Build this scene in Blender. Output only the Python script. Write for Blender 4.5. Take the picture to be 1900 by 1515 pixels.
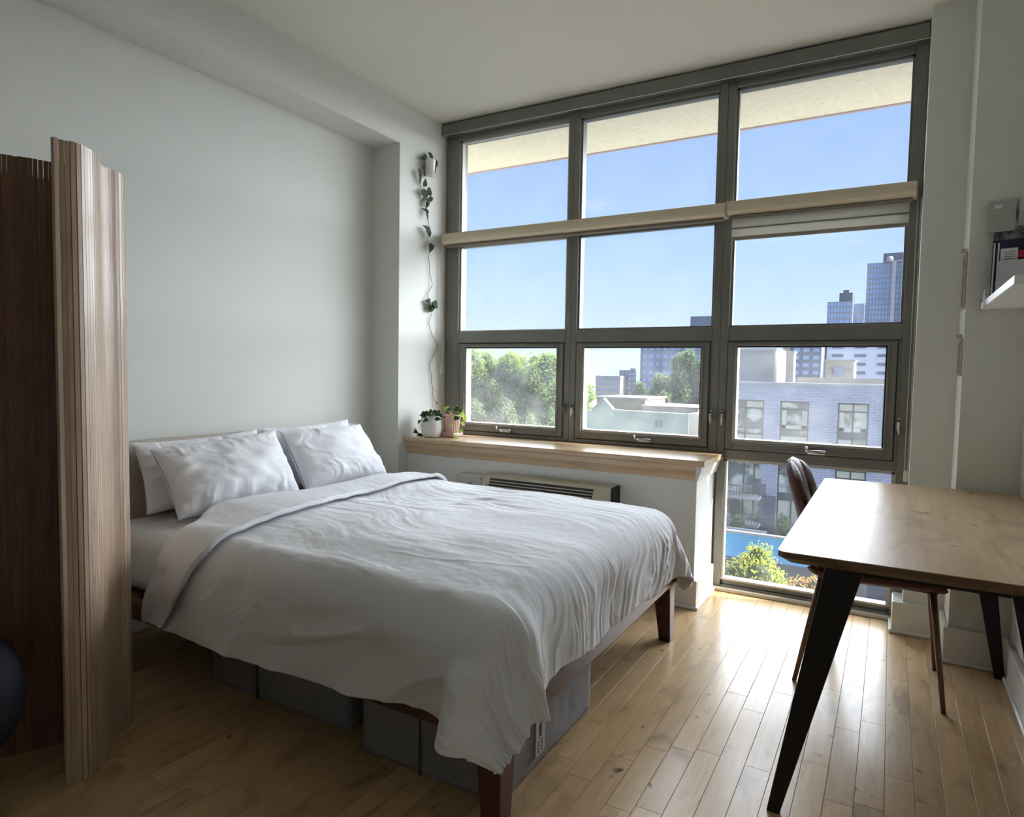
import bpy, math, random
import numpy as np
from math import sin, cos, pi, radians, hypot
from mathutils import Vector, Matrix
random.seed(7); rng = np.random.RandomState(3)
SC = bpy.context.scene
for o in list(bpy.data.objects): bpy.data.objects.remove(o)
COL = SC.collection

# ------------------------------------------------------------------ camera
cam_d = bpy.data.cameras.new('camera'); cam = bpy.data.objects.new('camera', cam_d); COL.objects.link(cam)
def cam_matrix(rx, ry, rz):
    Yaw = Matrix.Rotation(rz, 3, 'Z'); Pit = Matrix.Rotation(rx, 3, 'X'); Rol = Matrix.Rotation(ry, 3, 'Y')
    M = Yaw @ Pit @ Rol                      # x right, y forward, z up
    r, f, u = M.col[0], M.col[1], M.col[2]
    return Matrix((r, u, -f)).transposed().to_4x4()
CAM = Vector((2.65847, -3.74978, 1.20861))
cam.matrix_world = Matrix.Translation(CAM) @ cam_matrix(radians(-3.23788), radians(-0.95037), radians(29.92775))
cam_d.sensor_fit = 'HORIZONTAL'; cam_d.sensor_width = 36; cam_d.lens = 36 * 1218.118 / 1900
cam_d.clip_start = 0.02; cam_d.clip_end = 5000
SC.camera = cam

# ------------------------------------------------------------------ light and exposure
SC.view_settings.view_transform = 'Standard'; SC.view_settings.look = 'None'
SC.view_settings.gamma = 1; SC.view_settings.use_curve_mapping = False
SC.view_settings.exposure = 0.2
def srgb(r, g, b):
    f = lambda c: c / 12.92 if c <= .04045 else ((c + .055) / 1.055) ** 2.4
    return (f(r / 255), f(g / 255), f(b / 255), 1)
W = bpy.data.worlds.new('sky'); SC.world = W; W.use_nodes = True
nt = W.node_tree; nt.nodes.clear()
tc = nt.nodes.new('ShaderNodeTexCoord'); sep = nt.nodes.new('ShaderNodeSeparateXYZ')
rmp = nt.nodes.new('ShaderNodeValToRGB'); bg = nt.nodes.new('ShaderNodeBackground'); wo = nt.nodes.new('ShaderNodeOutputWorld')
nt.links.new(tc.outputs['Generated'], sep.inputs[0])
nt.links.new(sep.outputs['Z'], rmp.inputs[0])
els = rmp.color_ramp.elements
els[0].position = 0.0; els[0].color = srgb(222, 240, 252)
els[1].position = 1.0; els[1].color = srgb(70, 125, 215)
for p, c in ((.06, (206, 229, 250)), (.16, (180, 212, 250)), (.30, (163, 195, 246)), (.48, (146, 182, 242))):
    e = els.new(p); e.color = srgb(*c)
nz = nt.nodes.new('ShaderNodeTexNoise'); nz.inputs['Scale'].default_value = 5; nz.inputs['Detail'].default_value = 6
mp = nt.nodes.new('ShaderNodeMapping'); mp.inputs['Scale'].default_value = (1, 1, 4)
nt.links.new(tc.outputs['Generated'], mp.inputs[0]); nt.links.new(mp.outputs[0], nz.inputs[0])
mr = nt.nodes.new('ShaderNodeMapRange'); mr.inputs[1].default_value = .64; mr.inputs[2].default_value = .9; mr.inputs[4].default_value = .5
nt.links.new(nz.outputs[0], mr.inputs[0])
mx = nt.nodes.new('ShaderNodeMix'); mx.data_type = 'RGBA'; mx.inputs[7].default_value = (1, 1, 1, 1)
nt.links.new(mr.outputs[0], mx.inputs[0]); nt.links.new(rmp.outputs[0], mx.inputs[6]); nt.links.new(mx.outputs[2], bg.inputs[0])
bg.inputs[1].default_value = 1.0
nt.links.new(bg.outputs[0], wo.inputs[0])

def sun(name, direction, strength, angle, color=(1, 1, 1)):
    d = bpy.data.lights.new(name, 'SUN'); d.energy = strength; d.angle = radians(angle); d.color = color
    o = bpy.data.objects.new(name, d); COL.objects.link(o)
    o.rotation_euler = Vector(direction).to_track_quat('-Z', 'Y').to_euler(); o.location = (6, 4, 8)
    return o
sun('sun', (-.948, -.319, -.60), 11.0, .6, (1, .93, .80))
# added wide sun lamp, brightens the room beyond what the world sky gives
sun('sky_fill', (-.62, -.76, -.16), 24.5, 140, (.875, .94, 1))
# ------------------------------------------------------------------ helpers
def tag(o, label=None, cat=None, group=None, kind=None):
    if label: o['label'] = label
    if cat: o['category'] = cat
    if group: o['group'] = group
    if kind: o['kind'] = kind
    return o
def thing(name, label, cat, loc=(0, 0, 0), group=None, kind=None):
    o = bpy.data.objects.new(name, None); COL.objects.link(o); o.location = loc; o.empty_display_size = .1
    return tag(o, label, cat, group, kind)
def world_loc(o):
    v = Vector(o.location)
    while o.parent: o = o.parent; v += Vector(o.location)
    return v
class MB:
    def __init__(s): s.v = []; s.f = []
    def add(s, vs, fs):
        n = len(s.v); s.v += [tuple(p) for p in vs]; s.f += [tuple(i + n for i in f) for f in fs]; return s
    def box(s, x0, x1, y0, y1, z0, z1, c=0):
        if c <= 0:
            vs = [(x, y, z) for z in (z0, z1) for y in (y0, y1) for x in (x0, x1)]
            return s.add(vs, [(0, 2, 3, 1), (4, 5, 7, 6), (0, 1, 5, 4), (2, 6, 7, 3), (0, 4, 6, 2), (1, 3, 7, 5)])
        # chamfered box: 24 vertices
        c = min(c, (x1 - x0) * .49, (y1 - y0) * .49, (z1 - z0) * .49)
        X = (x0, x1); Y = (y0, y1); Z = (z0, z1); idx = {}; vs = []
        for i in (0, 1):
            for j in (0, 1):
                for k in (0, 1):
                    sx, sy, sz = (1, -1)[i], (1, -1)[j], (1, -1)[k]
                    for a in range(3):
                        p = [X[i] + c * sx, Y[j] + c * sy, Z[k] + c * sz]
                        p[a] = (X[i], Y[j], Z[k])[a]
                        idx[(i, j, k, a)] = len(vs); vs.append(p)
        fs = []
        for a in range(3):
            for e in (0, 1):
                b, d = [(1, 2), (2, 0), (0, 1)][a]
                q = []
                for (m, n_) in ((0, 0), (1, 0), (1, 1), (0, 1)):
                    t = [0, 0, 0]; t[a] = e; t[b] = m; t[d] = n_; q.append(idx[(t[0], t[1], t[2], a)])
                fs.append(q if e else q[::-1])
        for a in range(3):      # edges along axis a
            b, d = [(1, 2), (2, 0), (0, 1)][a]
            for m in (0, 1):
                for n_ in (0, 1):
                    q = []
                    for e, face in ((0, b), (0, d), (1, d), (1, b)):
                        t = [0, 0, 0]; t[a] = e; t[b] = m; t[d] = n_; q.append(idx[(t[0], t[1], t[2], face)])
                    fs.append(q if (m == n_) else q[::-1])
        for i in (0, 1):
            for j in (0, 1):
                for k in (0, 1):
                    q = [idx[(i, j, k, 0)], idx[(i, j, k, 1)], idx[(i, j, k, 2)]]
                    fs.append(q if (i + j + k) % 2 else q[::-1])
        return s.add(vs, fs)
    def prism(s, poly, axis, a0, a1):
        n = len(poly); vs = []
        for a in (a0, a1):
            for p in poly:
                q = list(p); q.insert(axis, a); vs.append(q)
        fs = [tuple(range(n))[::-1], tuple(range(n, 2 * n))] + [(i, (i + 1) % n, n + (i + 1) % n, n + i) for i in range(n)]
        if axis == 1: fs = [f[::-1] for f in fs]
        return s.add(vs, fs)
    def tube(s, pts, r, n=8, caps=True):
        pts = [Vector(p) for p in pts]; m = len(pts)
        rs = r if isinstance(r, (list, tuple)) else [r] * m
        vs = []; up = None
        for i, p in enumerate(pts):
            d = (pts[min(i + 1, m - 1)] - pts[max(i - 1, 0)]).normalized()
            if up is None: up = Vector((0, 0, 1)) if abs(d.z) < .9 else Vector((1, 0, 0))
            a = d.cross(up).normalized(); b = a.cross(d).normalized(); up = b
            for k in range(n):
                t = 2 * pi * k / n; vs.append(p + rs[i] * (cos(t) * a + sin(t) * b))
        fs = []
        for i in range(m - 1):
            for k in range(n):
                k2 = (k + 1) % n; fs.append((i * n + k, i * n + k2, (i + 1) * n + k2, (i + 1) * n + k))
        if caps: fs += [tuple(range(n))[::-1], tuple(range((m - 1) * n, m * n))]
        return s.add(vs, fs)
    def lathe(s, prof, c, n=28):
        vs = []; m = len(prof)
        for r, z in prof:
            for k in range(n):
                t = 2 * pi * k / n; vs.append((c[0] + r * cos(t), c[1] + r * sin(t), c[2] + z))
        fs = [(i * n + k, i * n + (k + 1) % n, (i + 1) * n + (k + 1) % n, (i + 1) * n + k) for i in range(m - 1) for k in range(n)]
        return s.add(vs, fs)
    def hull4(s, bottom, top):
        """tapered bar between two quads (lists of 4 points)"""
        return s.add(list(bottom) + list(top), [(3, 2, 1, 0), (4, 5, 6, 7)] + [(i, (i + 1) % 4, 4 + (i + 1) % 4, 4 + i) for i in range(4)])
    def build(s, name, m, parent=None, label=None, cat=None, group=None, kind=None, smooth=False, bevel=0):
        off = world_loc(parent) if parent else Vector((0, 0, 0))
        me = bpy.data.meshes.new(name)
        me.from_pydata([(p[0] - off[0], p[1] - off[1], p[2] - off[2]) for p in s.v], [], s.f)
        me.validate(); me.update()
        if smooth:
            me.polygons.foreach_set('use_smooth', [True] * len(me.polygons))
        me.materials.append(m)
        o = bpy.data.objects.new(name, me); COL.objects.link(o)
        if parent: o.parent = parent
        if bevel:
            b = o.modifiers.new('bevel', 'BEVEL'); b.width = bevel; b.segments = 3; b.limit_method = 'ANGLE'; b.angle_limit = radians(40)
            me.polygons.foreach_set('use_smooth', [True] * len(me.polygons))
            w = o.modifiers.new('wn', 'WEIGHTED_NORMAL')
        return tag(o, label, cat, group, kind)
def BX(name, m, x0, x1, y0, y1, z0, z1, parent=None, c=0, **k):
    return MB().box(x0, x1, y0, y1, z0, z1, c).build(name, m, parent, **k)
def copy_thing(o, loc, label=None):
    c = o.copy(); COL.objects.link(c); c.location = loc
    if label: c['label'] = label
    for ch in list(o.children):
        d = ch.copy(); COL.objects.link(d); d.parent = c
        for g in list(ch.children):
            e = g.copy(); COL.objects.link(e); e.parent = d
    return c

# ---- vectorised noise
_T = rng.rand(256, 256).astype(np.float64) * 2 - 1
def vn(x, y, seed=0):
    x = np.asarray(x) + seed * 17.31; y = np.asarray(y) + seed * 9.77
    xi = np.floor(x).astype(int); yi = np.floor(y).astype(int); fx = x - xi; fy = y - yi
    fx = fx * fx * fx * (fx * (fx * 6 - 15) + 10); fy = fy * fy * fy * (fy * (fy * 6 - 15) + 10)
    g = lambda a, b: _T[a & 255, b & 255]
    return (g(xi, yi) * (1 - fx) + g(xi + 1, yi) * fx) * (1 - fy) + (g(xi, yi + 1) * (1 - fx) + g(xi + 1, yi + 1) * fx) * fy
def fbm(x, y, seed=0, o=3):
    r = 0; a = 1
    for i in range(o): r = r + a * vn(x * 2 ** i, y * 2 ** i, seed + i); a *= .5
    return r
def ridge(x, y, seed=0):
    return 1 - np.minimum(1, np.abs(vn(x, y, seed)) * 2.6)
def sstep(a, b, x):
    t = np.clip((x - a) / (b - a), 0, 1); return t * t * (3 - 2 * t)
def grid_obj(name, P, m, parent, solid=0, label=None, flip=False, closed_u=False):
    n, k, _ = P.shape; off = np.array(world_loc(parent)) if parent else np.zeros(3)
    idx = np.arange(n * k).reshape(n, k)
    a = idx[:-1, :-1].ravel(); b = idx[1:, :-1].ravel(); c = idx[1:, 1:].ravel(); d = idx[:-1, 1:].ravel()
    F = np.stack([a, b, c, d] if not flip else [a, d, c, b], 1)
    me = bpy.data.meshes.new(name); me.from_pydata((P.reshape(-1, 3) - off).tolist(), [], F.tolist()); me.update()
    me.polygons.foreach_set('use_smooth', [True] * len(me.polygons)); me.materials.append(m)
    o = bpy.data.objects.new(name, me); COL.objects.link(o)
    if parent: o.parent = parent
    if solid:
        s = o.modifiers.new('solid', 'SOLIDIFY'); s.thickness = solid; s.offset = -1
    if label: o['label'] = label
    return o

# ---- materials
def M(name, col, rough=.6, metal=0, col2=None, scale=8, stretch=None, bump=0, bscale=None, detail=4, spec=None, coat=0, rand=0, lo=.35, hi=.65, trans=None, aniso_noise=None):
    m = bpy.data.materials.new(name); m.use_nodes = True; t = m.node_tree; b = t.nodes['Principled BSDF']
    b.inputs['Roughness'].default_value = rough; b.inputs['Metallic'].default_value = metal
    if spec is not None: b.inputs['Specular IOR Level'].default_value = spec
    if coat: b.inputs['Coat Weight'].default_value = coat; b.inputs['Coat Roughness'].default_value = .12
    c1 = srgb(*col); b.inputs['Base Color'].default_value = c1
    tcn = t.nodes.new('ShaderNodeTexCoord'); mpn = t.nodes.new('ShaderNodeMapping'); t.links.new(tcn.outputs['Object'], mpn.inputs[0])
    if stretch: mpn.inputs['Scale'].default_value = stretch
    out = None
    if rand:
        oi = t.nodes.new('ShaderNodeObjectInfo'); ad = t.nodes.new('ShaderNodeVectorMath'); ad.operation = 'MULTIPLY_ADD'
        cx = t.nodes.new('ShaderNodeCombineXYZ')
        for i in range(3): t.links.new(oi.outputs['Random'], cx.inputs[i])
        ad.inputs[1].default_value = (37, 53, 29); t.links.new(cx.outputs[0], ad.inputs[0]); t.links.new(tcn.outputs['Object'], ad.inputs[2])
        t.links.new(ad.outputs[0], mpn.inputs[0])
    if col2:
        n = t.nodes.new('ShaderNodeTexNoise'); n.inputs['Scale'].default_value = scale; n.inputs['Detail'].default_value = detail
        t.links.new(mpn.outputs[0], n.inputs[0])
        r = t.nodes.new('ShaderNodeMapRange'); r.inputs[1].default_value = lo; r.inputs[2].default_value = hi; t.links.new(n.outputs[0], r.inputs[0])
        x = t.nodes.new('ShaderNodeMix'); x.data_type = 'RGBA'; x.inputs[6].default_value = c1; x.inputs[7].default_value = srgb(*col2)
        t.links.new(r.outputs[0], x.inputs[0]); out = x.outputs[2]
    if rand:
        h = t.nodes.new('ShaderNodeHueSaturation'); mr2 = t.nodes.new('ShaderNodeMapRange'); mr2.inputs[3].default_value = 1 - rand; mr2.inputs[4].default_value = 1 + rand
        t.links.new(oi.outputs['Random'], mr2.inputs[0]); t.links.new(mr2.outputs[0], h.inputs['Value'])
        if out: t.links.new(out, h.inputs['Color'])
        else: h.inputs['Color'].default_value = c1
        out = h.outputs[0]
    if out: t.links.new(out, b.inputs['Base Color'])
    if bump:
        n2 = t.nodes.new('ShaderNodeTexNoise'); n2.inputs['Scale'].default_value = bscale or scale * 4; n2.inputs['Detail'].default_value = 5
        t.links.new(mpn.outputs[0], n2.inputs[0]); bp = t.nodes.new('ShaderNodeBump'); bp.inputs['Strength'].default_value = bump; bp.inputs['Distance'].default_value = .01
        t.links.new(n2.outputs[0], bp.inputs['Height']); t.links.new(bp.outputs[0], b.inputs['Normal'])
    if trans:
        tr = t.nodes.new('ShaderNodeBsdfTranslucent'); tr.inputs[0].default_value = srgb(*trans[0]); mxs = t.nodes.new('ShaderNodeMixShader'); mxs.inputs[0].default_value = trans[1]
        t.links.new(b.outputs[0], mxs.inputs[1]); t.links.new(tr.outputs[0], mxs.inputs[2]); t.links.new(mxs.outputs[0], t.nodes['Material Output'].inputs[0])
    return m
m_wall = M('wall_paint', (227, 228, 221), .55, bump=.04, bscale=120)
m_ceil = M('ceiling_paint', (232, 229, 214), .8, bump=.03, bscale=90)
m_trim = M('trim_paint', (232, 230, 222), .35)
m_floorbase = M('floor_base', (120, 92, 60), .7)
m_frame = M('window_metal', (132, 132, 126), .42, .2, (122, 122, 117), 3)
m_bead = M('window_metal_light', (196, 192, 180), .4, .2)
m_gask = M('gasket', (30, 30, 30), .6)
m_chrome = M('polished_metal', (200, 200, 200), .22, 1)
m_white_cloth = M('white_cotton', (236, 236, 240), .85, bump=.06, bscale=220, spec=.2)
m_sheet = M('white_sheet', (228, 226, 228), .85, bump=.05, bscale=200, spec=.2)
m_pillow = M('pillow_cotton', (238, 238, 242), .85, bump=.06, bscale=200, spec=.2)
m_head = M('headboard_fabric', (196, 188, 178), .9, col2=(184, 176, 166), scale=90, bump=.15, bscale=300)
m_bedwood = M('bed_dark_wood', (92, 50, 34), .4, col2=(66, 34, 24), scale=6, stretch=(1, 1, 8), coat=.2)
m_box = M('box_grey_fabric', (150, 148, 150), .9, col2=(134, 132, 136), scale=60, bump=.2, bscale=250)
m_boxdk = M('box_seam', (90, 88, 92), .9)
m_sill = M('sill_maple', (214, 186, 150), .28, col2=(200, 170, 132), scale=4, stretch=(1, 10, 10), coat=.4)
m_blind = M('blind_cassette', (226, 212, 186), .45)
m_blindfab = M('blind_fabric', (196, 194, 186), .9, trans=((235, 232, 220), .35))
m_blindband = M('blind_band', (150, 142, 128), .8, trans=((190, 180, 160), .25))
m_ac = M('ac_cream_plastic', (196, 190, 168), .5)
m_acdk = M('ac_dark_grille', (44, 44, 42), .6)
m_blackmetal = M('black_metal', (20, 20, 22), .4, .3)
m_leather = M('brown_leather', (84, 38, 27), .42, spec=.28, col2=(60, 26, 20), scale=14, bump=.25, bscale=90)
m_pot_white = M('white_ceramic', (236, 236, 234), .3)
m_pot_pink = M('pink_ceramic', (222, 190, 184), .5)
m_leaf = M('vine_leaf_green', (40, 54, 34), .6, spec=.15, col2=(62, 78, 50), scale=30, trans=((90, 120, 50), .08))
m_leaf_pale = M('vine_leaf_pale', (150, 176, 96), .5, trans=((190, 220, 90), .45))
m_stem = M('vine_stem', (104, 92, 70), .7)
m_soil = M('soil', (58, 42, 32), .95)
m_navy = M('navy_upholstery', (28, 30, 42), .85, bump=.1, bscale=150)
m_legwood = M('walnut_leg', (96, 62, 40), .5)
m_shelf = M('white_shelf', (240, 240, 238), .35)
m_paper = M('paper', (226, 226, 224), .8)
m_photo = M('photo_print', (70, 68, 74), .35, col2=(150, 146, 146), scale=22, lo=.45, hi=.6)
m_red = M('red_card', (176, 30, 44), .6)
m_oak = M('pale_wood_frame', (190, 172, 142), .5)
m_cord = M('cord', (214, 208, 190), .6)

def wood(name, base, dark, rough=.3, coat=.4, axis=1, rand=.09, blotch=1.0, sc=1.0, spec=.5):
    """maple-like wood: long grain along an axis, blotchy knots, per-object variation"""
    m = bpy.data.materials.new(name); m.use_nodes = True; t = m.node_tree; b = t.nodes['Principled BSDF']
    b.inputs['Roughness'].default_value = rough; b.inputs['Coat Weight'].default_value = coat; b.inputs['Coat Roughness'].default_value = .15; b.inputs['Specular IOR Level'].default_value = spec
    tcn = t.nodes.new('ShaderNodeTexCoord'); oi = t.nodes.new('ShaderNodeObjectInfo'); cx = t.nodes.new('ShaderNodeCombineXYZ')
    for i in range(3): t.links.new(oi.outputs['Random'], cx.inputs[i])
    ad = t.nodes.new('ShaderNodeVectorMath'); ad.operation = 'MULTIPLY_ADD'; ad.inputs[1].default_value = (37, 53, 29)
    t.links.new(cx.outputs[0], ad.inputs[0]); t.links.new(tcn.outputs['Object'], ad.inputs[2])
    def nz(scale, st, detail, lo, hi, dist=0):
        mpn = t.nodes.new('ShaderNodeMapping'); mpn.inputs['Scale'].default_value = st; t.links.new(ad.outputs[0], mpn.inputs[0])
        n = t.nodes.new('ShaderNodeTexNoise'); n.inputs['Scale'].default_value = scale; n.inputs['Detail'].default_value = detail; n.inputs['Distortion'].default_value = dist
        t.links.new(mpn.outputs[0], n.inputs[0]); r = t.nodes.new('ShaderNodeMapRange'); r.inputs[1].default_value = lo; r.inputs[2].default_value = hi
        t.links.new(n.outputs[0], r.inputs[0]); return r.outputs[0]
    s = [22, 22, 22]; s[axis] = 1.6
    grain = nz(2.4 * sc, s, 5, .3, .7, .8)
    s2 = [5, 5, 5]; s2[axis] = 2.0
    bl = nz(1.7 * sc, s2, 4, .52, .74, 1.2)
    s3 = [9, 9, 9]; s3[axis] = 7
    kn = nz(1.6 * sc, s3, 2, .70, .78, .5)
    def mix(f, a, bcol, amt):
        x = t.nodes.new('ShaderNodeMix'); x.data_type = 'RGBA'
        mu = t.nodes.new('ShaderNodeMath'); mu.operation = 'MULTIPLY'; mu.inputs[1].default_value = amt; t.links.new(f, mu.inputs[0]); t.links.new(mu.outputs[0], x.inputs[0])
        if isinstance(a, tuple): x.inputs[6].default_value = a
        else: t.links.new(a, x.inputs[6])
        x.inputs[7].default_value = bcol; return x.outputs[2]
    c = mix(grain, srgb(*base), srgb(*dark), .45)
    c = mix(bl, c, srgb(*[v * .82 for v in dark]), .5 * blotch)
    c = mix(kn, c, srgb(*[v * .5 for v in dark]), .7 * blotch)
    h = t.nodes.new('ShaderNodeHueSaturation'); mr2 = t.nodes.new('ShaderNodeMapRange'); mr2.inputs[3].default_value = 1 - rand; mr2.inputs[4].default_value = 1 + rand
    t.links.new(oi.outputs['Random'], mr2.inputs[0]); t.links.new(mr2.outputs[0], h.inputs['Value']); t.links.new(c, h.inputs['Color']); t.links.new(h.outputs[0], b.inputs['Base Color'])
    return m
m_plank = wood('maple_floor', (216, 184, 140), (182, 146, 102), .30, .12, blotch=1.45, spec=.36)
m_desk = wood('desk_birch_ply', (216, 188, 152), (170, 134, 98), .34, .0, axis=1, rand=0, blotch=1.15, sc=.7, spec=.26)
m_deskedge = wood('desk_ply_edge', (112, 84, 62), (70, 50, 38), .5, .1, axis=1, rand=0, blotch=0)
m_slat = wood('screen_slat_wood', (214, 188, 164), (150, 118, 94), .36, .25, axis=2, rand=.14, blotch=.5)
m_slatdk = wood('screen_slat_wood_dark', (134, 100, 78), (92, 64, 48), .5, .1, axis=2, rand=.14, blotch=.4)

def glass_mat(name, haze, tint=(1, 1, 1, 1)):
    m = bpy.data.materials.new(name); m.use_nodes = True; t = m.node_tree; t.nodes.clear()
    o = t.nodes.new('ShaderNodeOutputMaterial'); tr = t.nodes.new('ShaderNodeBsdfTransparent'); tr.inputs[0].default_value = tint
    gl = t.nodes.new('ShaderNodeBsdfGlossy'); gl.inputs['Roughness'].default_value = .02
    lw = t.nodes.new('ShaderNodeLayerWeight'); pw_ = t.nodes.new('ShaderNodeMath'); pw_.operation = 'POWER'; pw_.inputs[1].default_value = 5; t.links.new(lw.outputs['Facing'], pw_.inputs[0])
    fr = t.nodes.new('ShaderNodeMapRange'); fr.inputs[3].default_value = .025; fr.inputs[4].default_value = .85; t.links.new(pw_.outputs[0], fr.inputs[0])
    m1 = t.nodes.new('ShaderNodeMixShader'); t.links.new(fr.outputs[0], m1.inputs[0]); t.links.new(tr.outputs[0], m1.inputs[1]); t.links.new(gl.outputs[0], m1.inputs[2])
    df = t.nodes.new('ShaderNodeBsdfTranslucent'); df.inputs[0].default_value = (1, 1, 1, 1)
    m2 = t.nodes.new('ShaderNodeMixShader'); t.links.new(m1.outputs[0], m2.inputs[1]); t.links.new(df.outputs[0], m2.inputs[2])
    n = t.nodes.new('ShaderNodeTexNoise'); n.inputs['Scale'].default_value = 6; n.inputs['Detail'].default_value = 8
    tcn = t.nodes.new('ShaderNodeTexCoord'); t.links.new(tcn.outputs['Object'], n.inputs[0])
    r = t.nodes.new('ShaderNodeMapRange'); r.inputs[1].default_value = .3; r.inputs[2].default_value = .8; r.inputs[3].default_value = haze * .5; r.inputs[4].default_value = haze * 1.6
    t.links.new(n.outputs[0], r.inputs[0]); t.links.new(r.outputs[0], m2.inputs[0]); t.links.new(m2.outputs[0], o.inputs[0]); return m
m_glass = glass_mat('window_glass', .012)
m_glass_dusty = glass_mat('window_glass_dusty', .034)

# ================================================================== SETTING
XL = -.055; XR = 3.13; ZC = 2.88; YB = -7.0; XREC = -.285; YP = -.491
fl = BX('floor', m_floorbase, XREC - .1, XR + .1, YB, .12, -.08, -.012, kind='structure')
# planks, 75.5 mm wide, seams along Y
PW = .0755; x_ref = 2.089
joints = [(1.748, -1.11), (1.827, -1.405), (1.897, -.484), (1.9, -1.094), (1.974, -1.83), (2.052, -.977), (2.052, -.676), (2.125, -2.03), (2.125, -.417), (2.126, -1.685), (2.201, -1.209), (2.204, -.279), (2.275, -.969), (2.348, -.65), (2.348, -1.112), (2.352, -1.667), (2.502, -1.543), (2.503, -.983), (2.578, -1.268), (2.657, -.571), (2.805, -1.589), (2.812, -.638), (2.882, -1.104), (2.948, -1.187)]
i0 = int(math.floor((-.0 - x_ref) / PW)); i1 = int(math.ceil((XR - x_ref) / PW))
mcache = {}
def plank(x0, y0, y1):
    g = .0006; L = round(y1 - y0, 3)
    key = (L,)
    if key not in mcache:
        ob = MB().box(g, PW - g, g, L - g, -.012, 0, .0004).build('plank', m_plank, None); ob.parent = fl; mcache[key] = ob.data; o = ob
    else:
        o = bpy.data.objects.new('plank', mcache[key]); COL.objects.link(o); o.parent = fl
    o.location = (x0, y0, 0)
for i in range(i0, i1):
    x0 = x_ref + i * PW
    js = sorted([y for (x, y) in joints if abs(x - (x0 + PW / 2)) < .02])
    ys = [0.115]
    hi = 0.115
    lst = sorted(js, reverse=True)
    y = hi
    r = random.Random(i * 7 + 1)
    allj = []
    if lst:
        allj = list(lst); first = lst[0]
        while hi - allj[0] > .85: allj.insert(0, round(allj[0] + r.uniform(.35, .7), 2))
        k = 1
        while k < len(allj):
            if allj[k - 1] - allj[k] > 1.0: allj.insert(k, round(allj[k - 1] - r.uniform(.4, .6), 2))
            k += 1
        y = allj[-1]
    while y > -3.9:
        y = round(y - r.choice((.34, .45, .52, .6, .75, .9)), 3); allj.append(y)
    prev = hi
    for j in allj:
        if prev < -3.9: break
        plank(x0, j, prev); prev = j
# planks further back and under the far left, joined
mb = MB()
x = x_ref + i0 * PW
for k in range(1, 6): mb.box(x - k * PW + .0007, x - k * PW + PW - .0007, -3.9, .1, -.012, 0)
for i in range(i0 - 4, i1):
    mb.box(x_ref + i * PW + .0007, x_ref + i * PW + PW - .0007, YB, -4.9, -.012, 0); mb.box(x_ref + i * PW + .0007, x_ref + i * PW + PW - .0007, -4.9, -3.9, -.012, 0)
mb.build('plank', m_plank, fl, kind='stuff')

BX('ceiling', m_ceil, XREC - .1, XR + .1, YB, .12, ZC, ZC + .12, kind='structure')
wl = MB(); wl.box(XREC - .12, XREC, YB, YP, 0, ZC)
wl.box(XREC - .12, XL, YP, .20, 0, ZC)
wl.box(XREC, XL, YB, YP + .001, 2.62, ZC)
wl.build('wall_left', m_wall, None, kind='structure')
# right wall with its two stepped projections beside the window
XA = 2.752; YA = -.17; XBc = 2.915; YBc = -.425
BX('wall_right', m_wall, XR, XR + .12, YB, YBc, 0, ZC, kind='structure')
mb = MB(); mb.box(XA, XBc + .05, YA, .16, 0, ZC); mb.box(XBc, XR + .12, YBc, .16, 0, ZC)
mb.build('wall_front', m_wall, None, kind='structure')
BX('wall_back', m_wall, XREC - .12, XR + .12, YB - .12, YB, 0, ZC, kind='structure')
# low wall under the sill (boxed-in)
XC = 1.82; YC = -.385
BX('wall_under_window', m_wall, XL, XC, YC, .02, 0, .70, kind='structure')
# baseboards: profile height .19 + cap and shoe
def baseb(name, x0, x1, y0, y1, h=.155):
    """axis aligned band; x0..x1,y0..y1 the footprint of the band"""
    o = MB().box(x0, x1, y0, y1, 0, h, .004).build(name, m_trim, None, kind='structure')
    mb = MB()
    if (x1 - x0) > (y1 - y0): mb.box(x0 - .006, x1 + .006, y0 - .008, y1, 0, .016, .004)
    return o
def base_run(name, fx, fy, dirn):
    pass
def base_set(name, segs):
    mb = MB()
    for (x0, x1, y0, y1) in segs: mb.box(x0, x1, y0, y1, 0, .15, .004)
    o = mb.build(name, m_trim, None, kind='structure')
    ms = MB()
    for (x0, x1, y0, y1) in segs: ms.box(x0 - .011, x1 + .011, y0 - .011, y1 + .004, 0, .018, .005)
    ms.build('shoe_moulding', m_trim, o)
    return o
base_set('baseboard_front', [(XA - .045, XBc - .02, YA - .022, YA + .01), (XA - .045, XA + .01, YA + .0102, -.02), (XBc - .02, XR, YBc - .022, YBc), (XBc - .02, XBc, YBc + .0002, YA - .0222)])
base_set('baseboard_right', [(XR - .022, XR, YB, YBc - .02)])
base_set('baseboard_left', [(XREC, XREC + .02, YB, YP)])
base_set('baseboard_under_window', [(XL, XC + .02, YC - .02, YC + .01), (XC - .01, XC + .02, YC + .0102, -.032)])
# square plinth block behind on cabinet side (taller step)
# wooden sill with nosing and moulding
sl = MB().prism([(YC - .035, .742), (YC - .045, .750), (YC - .045, .764), (YC - .035, .772), (.0, .772), (.0, .742)], 0, XL, XC + .045).build('trim_1', m_sill, None, kind='structure')
mo = MB().prism([(YC, .665), (YC - .012, .668), (YC - .016, .69), (YC - .026, .715), (YC - .03, .742), (YC, .742)], 0, XL, XC + .012).build('moulding', m_sill, sl)
MB().prism([(XC, .665), (XC + .012, .668), (XC + .016, .69), (XC + .026, .715), (XC + .03, .742), (XC, .742)], 1, YC - .03, -.0).build('side_moulding', m_trim, sl)

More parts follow.
